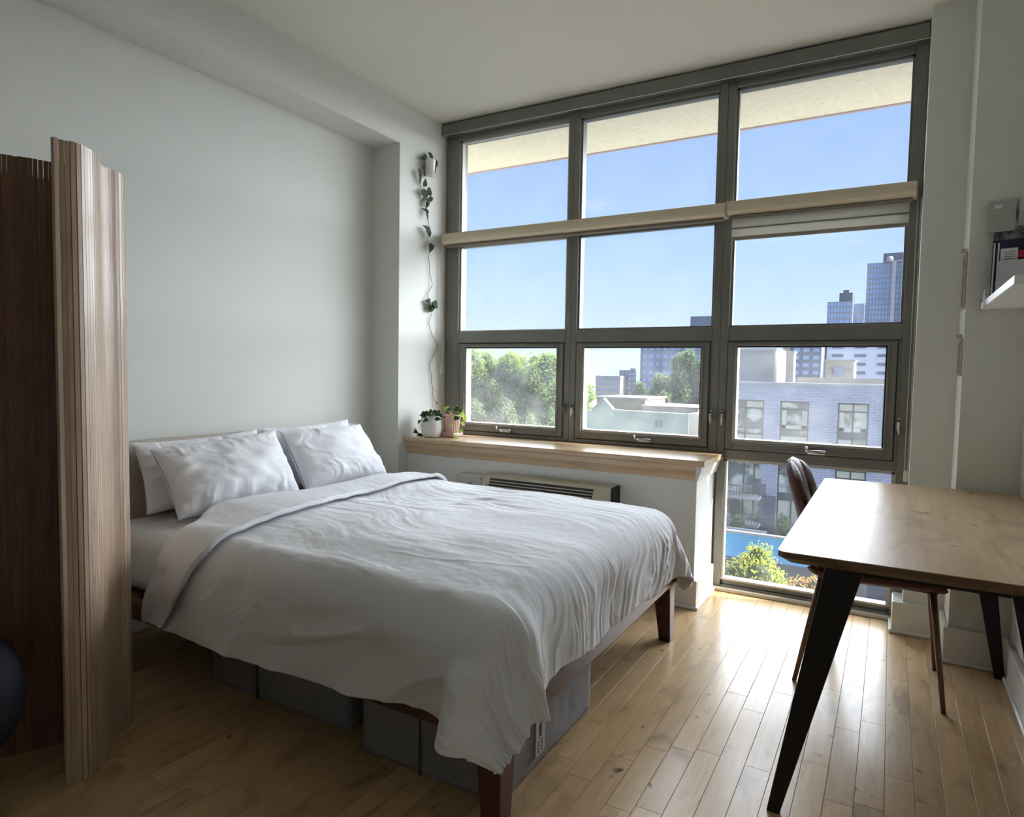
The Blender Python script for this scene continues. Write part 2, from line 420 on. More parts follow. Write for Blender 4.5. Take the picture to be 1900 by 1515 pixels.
# ------------------------------------------------------------------ windows
GX = [(.0585, .875), (.951, 1.783), (1.872, 2.697)]
LG = [(.123, .825), (.999, 1.730), (1.914, 2.638)]
Z_M, Z_N, Z_O, Z_Q, Z_S, Z_T = 1.474, 1.368, .845, .741, .0585, 2.760
XS = [-.045, .913, 1.8275, XA]      # column boundaries
YF = 0.0; YK = .10                  # room face, outer face of the frame
CR = [.47, 1.40, 2.33]
for k in range(3):
    x0, x1 = XS[k], XS[k + 1]; gx0, gx1 = GX[k]; lx0, lx1 = LG[k]
    w = thing('window_%d' % (k + 1), None, None, (x0, 0, 0), kind='structure')
    bot = .772 if k < 2 else 0.0
    def fr(name, a, b, c, d, y0=YF, y1=YK, ch=.003, mat=m_frame, par=w): return BX(name, mat, a, b, y0, y1, c, d, par, c=ch)
    fr('stile', x0, gx0, bot, 2.81); fr('stile', gx1, x1, bot, 2.81)
    fr('rail', gx0, gx1, Z_T, 2.81); fr('rail', gx0, gx1, 2.055, 2.125)
    fr('rail', gx0, gx1, Z_N + .028, Z_M)
    # stepped stop beads round the fixed panes
    for (za, zb) in ((2.125, Z_T), (Z_M, 2.055)):
        b = MB(); t_ = .012
        b.box(gx0, gx0 + t_, .018, .05, za, zb); b.box(gx1 - t_, gx1, .018, .05, za, zb); b.box(gx0, gx1, .018, .05, za, za + t_ * .7); b.box(gx0, gx1, .018, .05, zb - t_, zb)
        b.build('stop_bead', m_bead if k == 0 else m_frame, w)
        BX('pane', m_glass, gx0, gx1, .034, .040, za, zb, w)
    # operable sash in the lower row
    sx0, sx1, sz0, sz1 = lx0 - .042, lx1 + .042, Z_O - .045, Z_N + .022
    if gx0 < sx0: fr('jamb', gx0, sx0 - .004, sz0 - .01, Z_N + .028)
    if sx1 < gx1: fr('jamb', sx1 + .004, gx1, sz0 - .01, Z_N + .028)
    if k < 2: fr('rail', gx0, gx1, .772, sz0 - .004)
    else: fr('rail', gx0, gx1, Z_Q, sz0 - .004)
    sash = MB()
    sash.box(sx0, lx0, -.006, .07, sz0, sz1, .003).box(lx1, sx1, -.006, .07, sz0, sz1, .003).box(lx0, lx1, -.006, .07, sz0, Z_O, .003).box(lx0, lx1, -.006, .07, Z_N, sz1, .003)
    so = sash.build('sash', m_frame, w)
    w_ = .013; MB().box(lx0 - w_, lx0, -.011, -.004, Z_O - w_, Z_N + w_, .002).box(lx1, lx1 + w_, -.011, -.004, Z_O - w_, Z_N + w_, .002).box(lx0, lx1, -.011, -.004, Z_O - w_, Z_O, .002).box(lx0, lx1, -.011, -.004, Z_N, Z_N + w_, .002).build('inner_bead', m_frame, so)
    g_ = .0025; MB().box(sx0 - .004, sx1 + .004, -.001, .03, sz1, sz1 + .004).box(sx0 - .004, sx0, -.001, .03, sz0, sz1).box(sx1, sx1 + .004, -.001, .03, sz0, sz1).box(sx0 - .004, sx1 + .004, -.001, .03, sz0 - .004, sz0).build('groove_strip', m_gask, w)  # dark strip fills the sash gap, stands in for the dark groove
    BX('side_bead', m_bead, lx0, lx0 + .010, .0, .06, Z_O, Z_N, so)
    g = MB(); t_ = .007
    g.box(lx1 - t_, lx1, .0, .06, Z_O, Z_N).box(lx0, lx1, .0, .06, Z_N - t_, Z_N); g.build('gasket', m_gask, so)
    BX('glazing_bead', m_bead, lx0, lx1, -.002, .06, Z_O, Z_O + .012, so)
    BX('pane', m_glass_dusty, lx0, lx1, .034, .040, Z_O, Z_N, so)
    # small screws round the sash
    for sx in (lx0 + .15, lx1 - .15): MB().tube([(sx, -.009, sz1 - .012), (sx, -.002, sz1 - .012)], .005, 8).build('screw', m_gask, so)
    # crank
    cx_ = CR[k] - (.02 if k == 0 else .0)
    cz = sz0 + .014
    cr = MB(); cr.box(cx_ - .035, cx_ + .055, -.028, -.004, cz - .012, cz + .012, .005); cr.tube([(cx_ - .03, -.026, cz), (cx_ - .035, -.05, cz + .006), (cx_ - .036, -.058, cz + .03)], .005, 8)
    cr.build('crank_handle', m_chrome, w, smooth=True)
    # cam levers on both stiles
    for sx in ([sx0 - .02, sx1 + .02] if k else [sx1 + .02]):
        lv = MB(); lv.box(sx - .009, sx + .009, -.014, 0, 1.00 - .05, 1.00 + .012, .004); lv.tube([(sx, -.016, 1.0), (sx, -.03, .985), (sx + .003, -.028, .93)], [.007, .006, .004], 8)
        lv.build('lock_lever', m_chrome if k else m_frame, w, smooth=True)
    if k == 2:  # floor pane
        fr('rail', gx0, gx1, 0.0, .03); fr('rail', gx0, gx1, .03, Z_S, .02, YK)
        b = MB(); b.box(gx0, gx0 + .012, .01, .05, Z_S, Z_Q).box(gx1 - .016, gx1, .01, .05, Z_S, Z_Q).box(gx0, gx1, .01, .05, Z_Q - .012, Z_Q).box(gx0, gx1, .005, .05, Z_S, Z_S + .01); b.build('stop_bead', m_bead, w)
        BX('pane', m_glass, gx0, gx1, .034, .040, Z_S, Z_Q, w)
        BX('threshold', m_bead, x0 - .01, x1, -.03, .0, 0, .022, w, c=.004)
hd = BX('trim_2', m_frame, XS[0] - .01, XA - .001, -.055, .10, 2.795, 2.868, kind='structure', c=.004)
BX('lip', m_chrome, XS[0], XA - .004, -.058, -.02, 2.790, 2.795, hd)
BX('filler', m_frame, XS[0], XA - .001, .0, .1, 2.868, ZC, hd)
# concrete canopy and the facade beyond the openings
m_conc = M('speckled_concrete', (236, 230, 206), .85, col2=(228, 220, 194), scale=30, bump=.2, bscale=60)
def speckle(m, col, scale=40, th=.12):
    t = m.node_tree; b = t.nodes['Principled BSDF']; src = b.inputs['Base Color'].links[0].from_socket
    v = t.nodes.new('ShaderNodeTexVoronoi'); v.inputs['Scale'].default_value = scale; tcn = t.nodes.new('ShaderNodeTexCoord'); t.links.new(tcn.outputs['Object'], v.inputs[0])
    r = t.nodes.new('ShaderNodeMapRange'); r.inputs[1].default_value = th; r.inputs[2].default_value = th * .6; r.inputs[3].default_value = 0; r.inputs[4].default_value = .55; t.links.new(v.outputs['Distance'], r.inputs[0])
    x = t.nodes.new('ShaderNodeMix'); x.data_type = 'RGBA'; t.links.new(r.outputs[0], x.inputs[0]); t.links.new(src, x.inputs[6]); x.inputs[7].default_value = srgb(*col); t.links.new(x.outputs[2], b.inputs['Base Color'])
speckle(m_conc, (150, 128, 100), 22, .13)
cp = BX('canopy', m_conc, -3.0, 5.5, .10, .98, 2.885, 3.1, kind='structure')
BX('drip_edge', M('canopy_edge', (176, 158, 164), .6), -3.0, 5.5, .98, 1.0, 2.875, 3.1, cp)
mb = MB(); mb.box(-3.0, XS[0] + .0, .10, .22, -8, 3.0); mb.box(XA, 5.5, .10, .16, -8, 3.0); mb.box(XS[0], XA, .10, .22, -8, -.02); mb.box(XS[0] + .0, XC, .06, .16, -.02, .772)
mb.build('wall_outer', m_conc, None, kind='structure')

# ------------------------------------------------------------------ blinds
def blind(x0, x1, zt, label, drop=None, name='roller_blind'):
    t = thing(name, label, 'blind', (x0, -.02, zt), group='roller blind cassettes across the windows')
    zb = zt - .072
    MB().prism([(-.02, zb), (-.085, zb), (-.108, zb + .012), (-.115, zb + .03), (-.112, zt - .02), (-.095, zt), (-.02, zt)], 0, x0, x1).build('cassette', m_blind, t, bevel=.003)
    BX('bottom_bar', m_blindband, x0 + .01, x1 - .012, -.085, -.045, zb - .016, zb - .002, t, c=.003)
    if drop:
        z = zb - .012
        for i, (h, mt) in enumerate(drop):
            MB().prism([(-.060 - .004 * (i % 2), z), (-.060 - .004 * (i % 2), z - h), (-.057, z - h), (-.057, z)], 0, x0 + .02, x1 - .025).build('fabric_band', mt, t); z -= h
        MB().box(x0 + .02, x1 - .025, -.068, -.05, z - .018, z, .004).build('hem_bar', m_blindband, t)
    for s in ((x0 - .004, x0), (x1, x1 + .004)):
        MB().prism([(-.02, zb), (-.085, zb), (-.11, zb + .012), (-.117, zb + .03), (-.114, zt - .02), (-.095, zt + .001), (-.02, zt + .001)], 0, *s).build('end_cap', m_bead, t)
    return t
blind(-.005, 1.852, 2.128, 'long beige roller blind cassette, fully raised, over the left two windows')
blind(1.862, 2.725, 2.133, 'shorter beige roller blind over the right window, pale striped fabric hanging a little', [(.052, m_blindfab), (.007, m_blindband), (.042, m_blindfab)])
def cord(x, y, z0, z1, label):
    t = thing('blind_cord', label, 'cord', (x, y, z0))
    MB().tube([(x, y, z1), (x, y, z0)], .0018, 6).build('cord', m_cord, t)
    MB().tube([(x + .014, y, z1), (x + .014, y, z0)], .0018, 6).build('cord', m_cord, t)
    MB().box(x - .003, x + .017, y - .007, y + .007, z0 - .035, z0 + .02, .004).build('tensioner', m_cord, t)
cord(-.035, -.075, 1.22, 2.06, 'thin blind cord loop with small wooden tensioner beside left window frame')
cord(2.733, -.05, .74, 2.06, 'thin blind cord loop running down the right window frame')

# ================================================================== BED
bed = thing('bed', 'double bed with dark wood legs, beige upholstered headboard against left wall', 'bed', (.85, -1.6, 0))
FY0, FY1, FX0, FX1 = -2.37, -.82, -.10, 1.85
MB().box(-.175, -.10, -2.40, -.80, .12, .885, .012).build('headboard', m_head, bed, bevel=.008)
for (a, b, c, d) in ((FX0, FX1, FY0, FY0 + .03), (FX0, FX1, FY1 - .03, FY1), (FX1 - .03, FX1, FY0, FY1)):
    BX('side_rail', m_bedwood, a, b, c, d, .262, .335, bed, c=.004)
for i in range(14):
    xx = .02 + i * .13
    BX('slat', m_bedwood, xx, xx + .07, FY0 + .03, FY1 - .03, .315, .33, bed)
BX('centre_beam', m_bedwood, FX0, FX1 - .03, -1.62, -1.57, .25, .315, bed)
def bedleg(cx, cy, sx, sy):
    q = lambda z, w, ox, oy: [(ox, oy, z), (ox + sx * w, oy, z), (ox + sx * w, oy + sy * w, z), (ox, oy + sy * w, z)]
    b, t = q(0, .052, cx, cy), q(.34, .088, cx, cy)
    if sx * sy < 0: b, t = b[::-1], t[::-1]
    MB().hull4(b, t).build('leg', m_bedwood, bed, bevel=.003)
bedleg(FX1 - .004, FY0 + .004, -1, 1); bedleg(FX1 - .004, FY1 - .004, -1, -1); bedleg(.0, FY0 + .004, 1, 1); bedleg(.0, FY1 - .004, 1, -1)
# mattress with fitted sheet
mt = thing('mattress', 'mattress in a white fitted sheet, lying on the dark bed frame', 'mattress', (.85, -1.6, .335))
MB().box(-.095, 1.80, -2.325, -.88, .335, .572).build('fitted_sheet', m_sheet, mt, bevel=.06)

# duvet ----------------------------------------------------------------
XI, YN, YFa, R_ = 1.74, -2.28, -.93, .12
ZT = .618
def drape(a, b, lift=0.0, seed=0, detail=1.0, rmax=.475):
    """cloth coordinates -> position on the bed; past the mattress edge the cloth rounds over and hangs"""
    da = np.maximum(0, a - XI); dn = np.maximum(0, YN - b); df = np.maximum(0, b - YFa)
    db = dn + df; sg = np.where(dn > 0, -1.0, 1.0)
    r = np.hypot(da, db)
    k_ = np.where((da > 0) & (db > 0) & (r > .36), (.36 + (rmax - .36) * np.tanh((r - .36) / (rmax - .36))) / np.maximum(r, 1e-9), 1.0)
    da = da * k_; db = db * k_; dn = dn * k_; df = df * k_; r = r * k_
    rr = np.maximum(r, 1e-9); ux = da / rr; uy = db / rr * sg
    th = np.minimum(r / R_, pi / 2); over = np.maximum(0, r - R_ * pi / 2)
    corner = 2 * (np.abs(ux * uy))            # 1 on the diagonal of a corner
    R2 = R_ + lift
    h = R2 * np.sin(th); v = R2 * (1 - np.cos(th)) + over
    # --- folds of the hanging part
    hang = sstep(0, .30, r)
    phi = np.arctan2(da, np.maximum(db, 1e-6))
    cw = np.where((da > 0) & (db > 0), 1.0, 0.0)
    big = fbm(a * 2.3 + b * 1.3, b * 2.6 - a * .6, 11 + seed, 2)
    foot = sstep(.0, .06, da)
    wob = vn(b * 4, a * 5, 5) + .5 * vn(b * 9, a * 9, 15)
    fine = (fbm(b * 25 + (b - YN) * over * 14 + 1.2 * wob, a * 3.4, 21 + seed, 3)) * .62 + (ridge(b * 13 + 1.3 * wob - over * 5, a * 3.0, 31 + seed) - .4) * .22
    lowc = sstep(.05, .30, r)
    nearf = (1 - foot) * ((ridge((a + over * 1.1) * 3.0 + .9 * vn(a * 2, b * 3, 8), over * 2.4 - a * .7, 41 + seed) - .4) * .017 + fbm((a + over) * 5.5, (over - a * .4) * 4.5, 43 + seed, 3) * .007) * hang
    bulge = .045 * np.exp(-((a - 1.78) / .07) ** 2) * (dn > 0) * hang + .05 * np.exp(-((b + 2.26) / .06) ** 2) * (da > 0) * hang * (b < -1.6)
    cone = cw * over * (.24 + .10 * np.sin(phi * 6 + .6))
    h = h + np.where(r > 0, .016 * big * hang + foot * fine * .0125 * detail * (.10 + lowc) * (.55 + .7 * sstep(-.5, .5, vn(b * 5, a * 6, 77))) + nearf + bulge + cone, 0) + .05 * over
    x = np.where(da > 0, XI, a) + h * ux
    y = np.where(dn > 0, YN, np.where(df > 0, YFa, b)) + h * uy
    # --- wrinkles of the top
    top = 1 - sstep(.0, .22, r)
    edge = np.minimum(np.minimum(b - YN, YFa - b), XI - a)
    puff = .016 * fbm(a * 1.9, b * 2.2, 3 + seed, 2) - .010 * (1 - sstep(0, .25, edge)) + .006
    wx = vn(a * 2.6, b * 2.6, 6); wy = vn(a * 2.2, b * 3.0, 16)
    w1 = fbm(b * 15 + a * 3 + 2.2 * wx, a * 3.4 + 1.2 * wy, 51 + seed, 3) * .0042
    w2 = (ridge(b * 12 - a * 2.2 + 2.4 * wy, a * 2.6 + wx, 61 + seed) - .35) * .0042 * sstep(-.2, .5, vn(a * 2.4, b * 2.4, 66))
    w3 = fbm(a * 22, b * 22, 71, 2) * .0010
    mid = np.exp(-((a - .95) / .45) ** 2) * np.exp(-((b + 1.35) / .5) ** 2)
    zone = .35 + .9 * mid
    z = ZT + lift - v + top * puff + (top * .85 + .15) * ((w1 + w2) * zone + w3) * detail
    # diagonal pulls at the near side
    pull = fbm((a - b * .8) * 5 + vn(a * 2, b * 2, 14), (a + b) * 1.8, 81, 3) * .011 * sstep(.0, .2, dn) * (1 - foot) + (ridge((a * .9 + over) * 7 + 1.6 * vn(a * 3, b * 4, 18), (over * 3 - a) * 2.2, 85) - .35) * .0055 * sstep(.02, .2, dn) * (1 - foot) * sstep(-.4, .5, vn(a * 3, b * 5, 33))
    y = y + np.where(dn > 0, -pull, 0)
    return np.stack([x, y, z], -1)
duv = thing('duvet', 'rumpled white cotton duvet spread over the bed, hanging down at the foot', 'duvet', (.95, -1.6, .6))
NA, NB = 420, 460
A, B = np.meshgrid(np.linspace(0, 1, NA), np.linspace(0, 1, NB), indexing='ij')
LN, LF, LT = .392, .30, .375          # overhangs near side, far side, foot
b = (YN - LN) + B * ((YFa + LF) - (YN - LN))
left = .33 + .16 * sstep(-2.05, -2.33, b) - .12 * sstep(-2.33, -2.67, b)
foot_len = XI + LT + .02 * vn(b * 3, b * 0 + .3, 2) - .03 * sstep(-2.25, -2.0, b) * (1 - sstep(-2.0, -1.7, b))
a = left + A * (foot_len - left)
b = b + (.016 * vn(a * 2.5, a * 0, 9)) * (1 - sstep(0, .25, B)) - .0
grid_obj('cover', drape(a, b), m_white_cloth, duv, solid=.016)
# turned-back band near the pillows: lies on the duvet, closed by a rolled fold at its pillow side
N1, N2 = 110, 420
U, V = np.meshgrid(np.linspace(0, 1, N1), np.linspace(0, 1, N2), indexing='ij')
b = (YN - LN + .005) + V * ((YFa + LF) - (YN - LN))
lf = .33 + .16 * sstep(-2.05, -2.33, b) - .10 * sstep(-2.33, -2.67, b) - .012
rt = .57 + .15 * sstep(-1.3, -2.33, b) - .20 * sstep(-2.36, -2.69, b) + .008 * vn(b * 6, b * 0, 3)
a = lf + U * (rt - lf)
lift = .026 * np.sqrt(np.clip(1 - (1 - np.clip(U / .10, 0, 1)) ** 2, 0, 1)) + .006 * np.exp(-((U - .97) / .02) ** 2) - .012 * sstep(.985, 1, U) + .002
P = drape(a, b, 0, 0, .7)
# offset along the surface normal
du = np.gradient(P, axis=0); dv = np.gradient(P, axis=1); n = np.cross(du, dv); n /= np.linalg.norm(n, axis=-1, keepdims=True) + 1e-9
n = np.where(n[..., 2:3] < -.2, -n, n)
nrm = n.copy()
for _ in range(6): nrm[1:-1, 1:-1] = (nrm[:-2, 1:-1] + nrm[2:, 1:-1] + nrm[1:-1, :-2] + nrm[1:-1, 2:] + nrm[1:-1, 1:-1]) / 5
pk = (fbm(b * 30, U * 2, 5, 2) * .003) * np.exp(-((U - .93) / .05) ** 2)
P = P + nrm * (lift + pk + .003 * vn(a * 8, b * 5, 19))[..., None]
grid_obj('turned_back_edge', P, m_white_cloth, duv, solid=.010)

# pillows ----------------------------------------------------------------
def pillow(label, BLc, BRc, TLc, TRc, T, seed, name='pillow'):
    """cushion between four corner points (bottom-left, bottom-right, top-left, top-right)"""
    BLc, BRc, TLc, TRc = [np.array(p, float) for p in (BLc, BRc, TLc, TRc)]
    c = (BLc + BRc + TLc + TRc) / 4
    t = thing(name, label, 'pillow', tuple(c), group='white pillows at the headboard')
    n1, n2 = 110, 80
    u, v = np.meshgrid(np.linspace(-1, 1, n1), np.linspace(-1, 1, n2), indexing='ij')
    nx = np.cross(BRc - BLc, TLc - BLc); nx /= np.linalg.norm(nx)
    if nx[0] < 0: nx = -nx
    # edges bow inwards between pointed corners
    pin = .055
    uu = u * (1 - pin * (1 - v ** 2) * np.abs(u)); vv = v * (1 - pin * 1.3 * (1 - u ** 2) * np.abs(v))
    s, q = (uu + 1) / 2, (vv + 1) / 2
    base = (BLc * ((1 - s) * (1 - q))[..., None] + BRc * (s * (1 - q))[..., None] + TLc * ((1 - s) * q)[..., None] + TRc * (s * q)[..., None])
    prof = np.power(np.clip(1 - u ** 2, 0, 1), .52) * np.power(np.clip(1 - v ** 2, 0, 1), .5)
    prof = prof * (1.08 - .25 * v)
    ee = 1 - np.minimum(1 - np.abs(u), 1 - np.abs(v))
    for side in (1, -1):
        wr = (fbm(u * 7 + 1.2 * vn(u * 2, v * 2, seed), v * 1.6, seed + 3, 3)) * .006 * sstep(.3, .95, np.abs(v)) + (fbm(v * 7 + vn(u * 2, v * 2, seed + 1), u * 1.8, seed + 4, 3)) * .007 * sstep(.4, .95, np.abs(u))
        wr = wr + fbm(u * 2.0, v * 2.0, seed + 9, 2) * .010 + fbm(u * 5 + v * 4 + 2 * vn(u * 2, v * 2, seed), (v - u) * 2.2, seed + 6, 3) * .0028 * sstep(-.4, .4, vn(u * 1.5, v * 1.5, seed + 7))
        th = prof * T / 2 + wr * np.clip(prof * 1.6, 0, 1)
        P = base + nx * (side * np.maximum(th, .0015))[..., None]
        if side == 1: Pf = P
        else: Pb = P
    # one closed skin: front grid followed by mirrored back grid
    P = np.concatenate([Pf, Pb[::-1]], 0)
    o = grid_obj('pillowcase', P, m_pillow, t)
    return t
pillow('white pillow upright against the headboard, behind the nearer front pillow', (.06, -2.20, .60), (.06, -1.56, .60), (-.055, -2.19, .885), (-.055, -1.57, .90), .15, 3)
pillow('white pillow upright against the headboard, mostly hidden behind the farther front pillow', (.05, -1.56, .60), (.05, -.93, .60), (-.055, -1.54, .905), (-.055, -.94, .915), .15, 13)
pillow('plump white pillow leaning in front, nearer the folding screen', (.27, -2.20, .605), (.245, -1.56, .61), (.07, -2.19, .87), (.075, -1.57, .905), .19, 23)
pillow('plump white pillow leaning in front, nearer the window', (.25, -1.53, .61), (.24, -.93, .61), (.055, -1.53, .90), (.05, -.95, .895), .18, 33)

# storage boxes under the bed --------------------------------------------
def soft_box(x0, x1, y0, y1, h, label, seams, tagx=False):
    t = thing('storage_box', label, 'box', ((x0 + x1) / 2, (y0 + y1) / 2, 0), group='grey fabric boxes under the bed')
    n = 26; m_ = 14
    per = []
    for i in range(n): per.append((x0 + (x1 - x0) * i / n, y0, 0, -1))
    for i in range(n): per.append((x1, y0 + (y1 - y0) * i / n, 1, 0))
    for i in range(n): per.append((x1 - (x1 - x0) * i / n, y1, 0, 1))
    for i in range(n): per.append((x0, y1 - (y1 - y0) * i / n, -1, 0))
    vs = []; fs = []
    N = len(per)
    for j in range(m_ + 1):
        z = h * j / m_
        for i, (x, y, nx, ny) in enumerate(per):
            k = i % n; e = sin(pi * k / n)
            d = .012 * e * sin(pi * j / m_) * (1 + .6 * float(vn(x * 9 + y * 7, z * 8, 3))) + (.004 * float(vn(x * 30 + y * 23, z * 10, 4)) if 0 < j else 0) * e
            vs.append((x + nx * d, y + ny * d, z))
    for j in range(m_):
        for i in range(N): i2 = (i + 1) % N; fs.append((j * N + i, j * N + i2, (j + 1) * N + i2, (j + 1) * N + i))
    fs.append(tuple(range(N))[::-1])
    MB().add(vs, fs).build('body', m_box, t, smooth=True)
    lid = MB().box(x0 - .004, x1 + .004, y0 - .004, y1 + .004, h - .004, h + .012, .004).build('lid', m_box, t)
    for sx in seams: BX('seam', m_boxdk, sx - .0015, sx + .0015, y0 - .016, y0 + .01, .0, h, t)
    MB().tube([(x0, y0 - .006, h - .006), (x1 + .005, y0 - .006, h - .006), (x1 + .005, y1, h - .006)], .005, 8).build('piping', m_boxdk if not tagx else m_box, t)
    if tagx:
        yy0, yy1 = y0 + .175, y0 + .235
        lb = BX('label_tag', M('tag_plastic', (178, 178, 182), .4), x1 + .012, x1 + .017, yy0, yy1, .05, .20, t)
        BX('barcode', m_gask, x1 + .017, x1 + .0175, yy0 + .022, yy0 + .036, .105, .145, lb)
        mbp = MB()
        for r_ in range(4):
            for c_ in range(2): mbp.box(x1 + .017, x1 + .0175, yy0 + .012 + c_ * .022, yy0 + .022 + c_ * .022, .058 + r_ * .010, .064 + r_ * .010)
        for r_ in range(2): mbp.box(x1 + .017, x1 + .0175, yy0 + .012, yy0 + .018, .172 + r_ * .012, .178 + r_ * .012)
        mbp.build('care_symbols', m_boxdk, lb, kind='stuff')
    return t
soft_box(1.255, 1.765, -2.225, -1.60, .205, 'grey fabric storage box at the foot corner under the bed, paper tag on its side', [1.49], True)
soft_box(.43, 1.14, -2.17, -1.65, .20, 'grey fabric storage box under the bed nearer the wooden screen', [.70])

# ================================================================== SLAT SCREEN
scr = thing('folding_screen', 'tall curving room divider of narrow vertical pine slats beside the bed', 'screen', (.45, -2.75, 0))
ctrl = [(.655, -2.785), (.667, -2.745), (.640, -2.695), (.600, -2.655), (.560, -2.630), (.520, -2.608), (.502, -2.575), (.490, -2.530), (.452, -2.498), (.38, -2.492), (.27, -2.54), (.17, -2.66), (.12, -2.83), (.15, -2.99), (.22, -3.04), (.285, -3.00), (.325, -2.90), (.352, -2.81), (.385, -2.745), (.415, -2.685), (.452, -2.625)]
def catmull(P, step):
    P = [Vector((p[0], p[1], 0)) for p in P]; out = []
    Q = [P[0] * 2 - P[1]] + P + [P[-1] * 2 - P[-2]]
    for i in range(1, len(Q) - 2):
        for k in range(40):
            t = k / 40; p0, p1, p2, p3 = Q[i - 1:i + 3]
            out.append(.5 * ((2 * p1) + (p2 - p0) * t + (2 * p0 - 5 * p1 + 4 * p2 - p3) * t * t + (3 * p1 - p0 - 3 * p2 + p3) * t ** 3))
    res = [out[0]]; acc = 0
    for a_, b_ in zip(out, out[1:]):
        acc += (b_ - a_).length
        if acc >= step: res.append(b_); acc = 0
    return res
pts = catmull(ctrl, .0118)
HS = 1.822; sw = .0117
prof = [(-sw / 2, -.0055), (sw / 2, -.0055), (sw / 2, .002), (sw * .30, .0055), (-sw * .30, .0055), (-sw / 2, .002)]
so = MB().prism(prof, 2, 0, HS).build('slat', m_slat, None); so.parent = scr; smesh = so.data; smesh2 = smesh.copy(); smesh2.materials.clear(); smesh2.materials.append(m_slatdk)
for i in range(len(pts) - 1):
    p = (pts[i] + pts[i + 1]) / 2; d = pts[i + 1] - pts[i]
    if i == 0: o = so
    else:
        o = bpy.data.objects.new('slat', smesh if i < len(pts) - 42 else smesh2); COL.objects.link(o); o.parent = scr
    o.location = (p.x - .45, p.y + 2.75, random.uniform(-.0015, .0015)); o.rotation_euler = (0, 0, math.atan2(d.y, d.x))
# thicker closing stile at the free end
p0 = pts[0]; MB().box(p0.x - .008, p0.x + .007, p0.y - .016, p0.y - .003, 0, HS + .002, .001).build('end_stile', m_slat, scr)

# dark upholstered stool at the left edge
st = thing('stool', 'dark navy upholstered stool with slim legs at the lower left, in front of screen', 'stool', (.535, -3.065, 0))
pr = [(0, .19), (.13, .19), (.175, .205), (.20, .25), (.207, .31), (.198, .38), (.175, .43), (.13, .465), (.07, .48), (0, .484)]
MB().lathe(pr, (.535, -3.065, 0), 36).build('seat', m_navy, st, smooth=True)
for k in range(4):
    t_ = radians(110) + k * pi / 2
    MB().tube([(.535 + .15 * cos(t_), -3.065 + .15 * sin(t_), 0), (.535 + .12 * cos(t_), -3.065 + .12 * sin(t_), .21)], [.008, .013], 10).build('leg', m_legwood, st, smooth=True)

# ================================================================== AC UNIT
ac = thing('air_conditioner', 'cream wall air conditioner with slatted grille on the wall under the sill', 'air conditioner', (1.02, YC, .3))
ax0, ax1 = .60, 1.40
MB().prism([(YC, .10), (-.53, .10), (-.56, .16), (-.56, .42), (-.53, .52), (-.49, .598), (-.475, .603), (YC, .603)], 0, ax0, ax1).build('casing', m_ac, ac, bevel=.006)
# recessed-looking outlet: dark backing with slats set on the sloping face
sl_n = Vector((0, -.6, .3)).normalized()
def onslope(t, off): # t 0 bottom .. 1 top of slope
    y = -.53 + t * .04; z = .52 + t * .078; return y - off * .89, z + off * .456
for (ta, tb, nm, mt_, of0, of1, xa, xb) in ((-.25, .80, 'outlet', m_acdk, 0, .003, ax0 + .05, ax1 - .10),):
    y0, z0 = onslope(ta, of0); y1, z1 = onslope(tb, of0); y2, z2 = onslope(tb, of1); y3, z3 = onslope(ta, of1)
    MB().prism([(y0, z0), (y3, z3), (y2, z2), (y1, z1)], 0, xa, xb).build(nm, mt_, ac)
for i in range(5):
    t0 = -.22 + i * .2; y0, z0 = onslope(t0, .003); y1, z1 = onslope(t0 + .05, .003); y2, z2 = onslope(t0 + .05, .008); y3, z3 = onslope(t0, .007)
    MB().prism([(y0, z0), (y3, z3), (y2, z2), (y1, z1)], 0, ax0 + .05, ax1 - .10).build('louvre', m_ac, ac)
MB().box(ax1, ax1 + .008, -.50, YC, .1, .60).build('side_gasket', m_gask, ac)
MB().prism([(-.545, .44), (-.56, .46), (-.515, .56), (-.505, .555)], 0, ax0 + .02, ax0 + .032).build('trim_strip', m_ac, ac)
cb = thing('switch_box', 'small white junction cover box beside the air conditioner', 'box', (.48, YC, .45))
MB().box(.385, .585, -.475, YC, .50, .585, .008).build('casing', M('worn_white_paint', (202, 198, 188), .6, col2=(150, 144, 134), scale=18, lo=.58, hi=.7, bump=.3), cb)
MB().box(.395, .585, -.455, YC, .42, .498, .006).build('lower_cover', m_ac, cb)
MB().tube([(.47, -.46, .48), (.50, -.475, .475), (.53, -.46, .48)], .008, 8).build('knob', m_ac, cb, smooth=True)

# ================================================================== DESK
DX0, DX1, DY0, DY1, DZ = 2.415, XR - .004, -1.905, YBc - .012, .745
dk = thing('desk', 'birch plywood desk with black tapered legs, standing against the right wall', 'desk', (2.77, -1.17, 0))
rc = .025
poly = []
for (cx_, cy_, a0) in ((DX0 + rc, DY0 + rc, 180), (DX1 - rc, DY0 + rc, 270), (DX1 - rc, DY1 - rc, 0), (DX0 + rc, DY1 - rc, 90)):
    for k in range(7): t_ = radians(a0 + k * 15); poly.append((cx_ + rc * cos(t_), cy_ + rc * sin(t_)))
cxm, cym = (DX0 + DX1) / 2, (DY0 + DY1) / 2
inset = lambda d: [(cxm + (x - cxm) * (1 - d / (DX1 - cxm)), cym + (y - cym) * (1 - d / (DY1 - cym))) for x, y in poly]
MB().prism(poly, 2, DZ - .002, DZ).build('tabletop', m_desk, dk)
e = MB(); n = len(poly); lay = [(poly, DZ - .002), (poly, DZ - .016), (inset(.022), DZ - .032)]
vs = [(x, y, z) for pl, z in lay for x, y in pl]; fs = [tuple(range(2 * n, 3 * n))[::-1]]
for j in range(2):
    for i in range(n): fs.append((j * n + i, (j + 1) * n + i, (j + 1) * n + (i + 1) % n, j * n + (i + 1) % n)[::-1])
e.add(vs, fs).build('ply_edge', m_deskedge, dk)
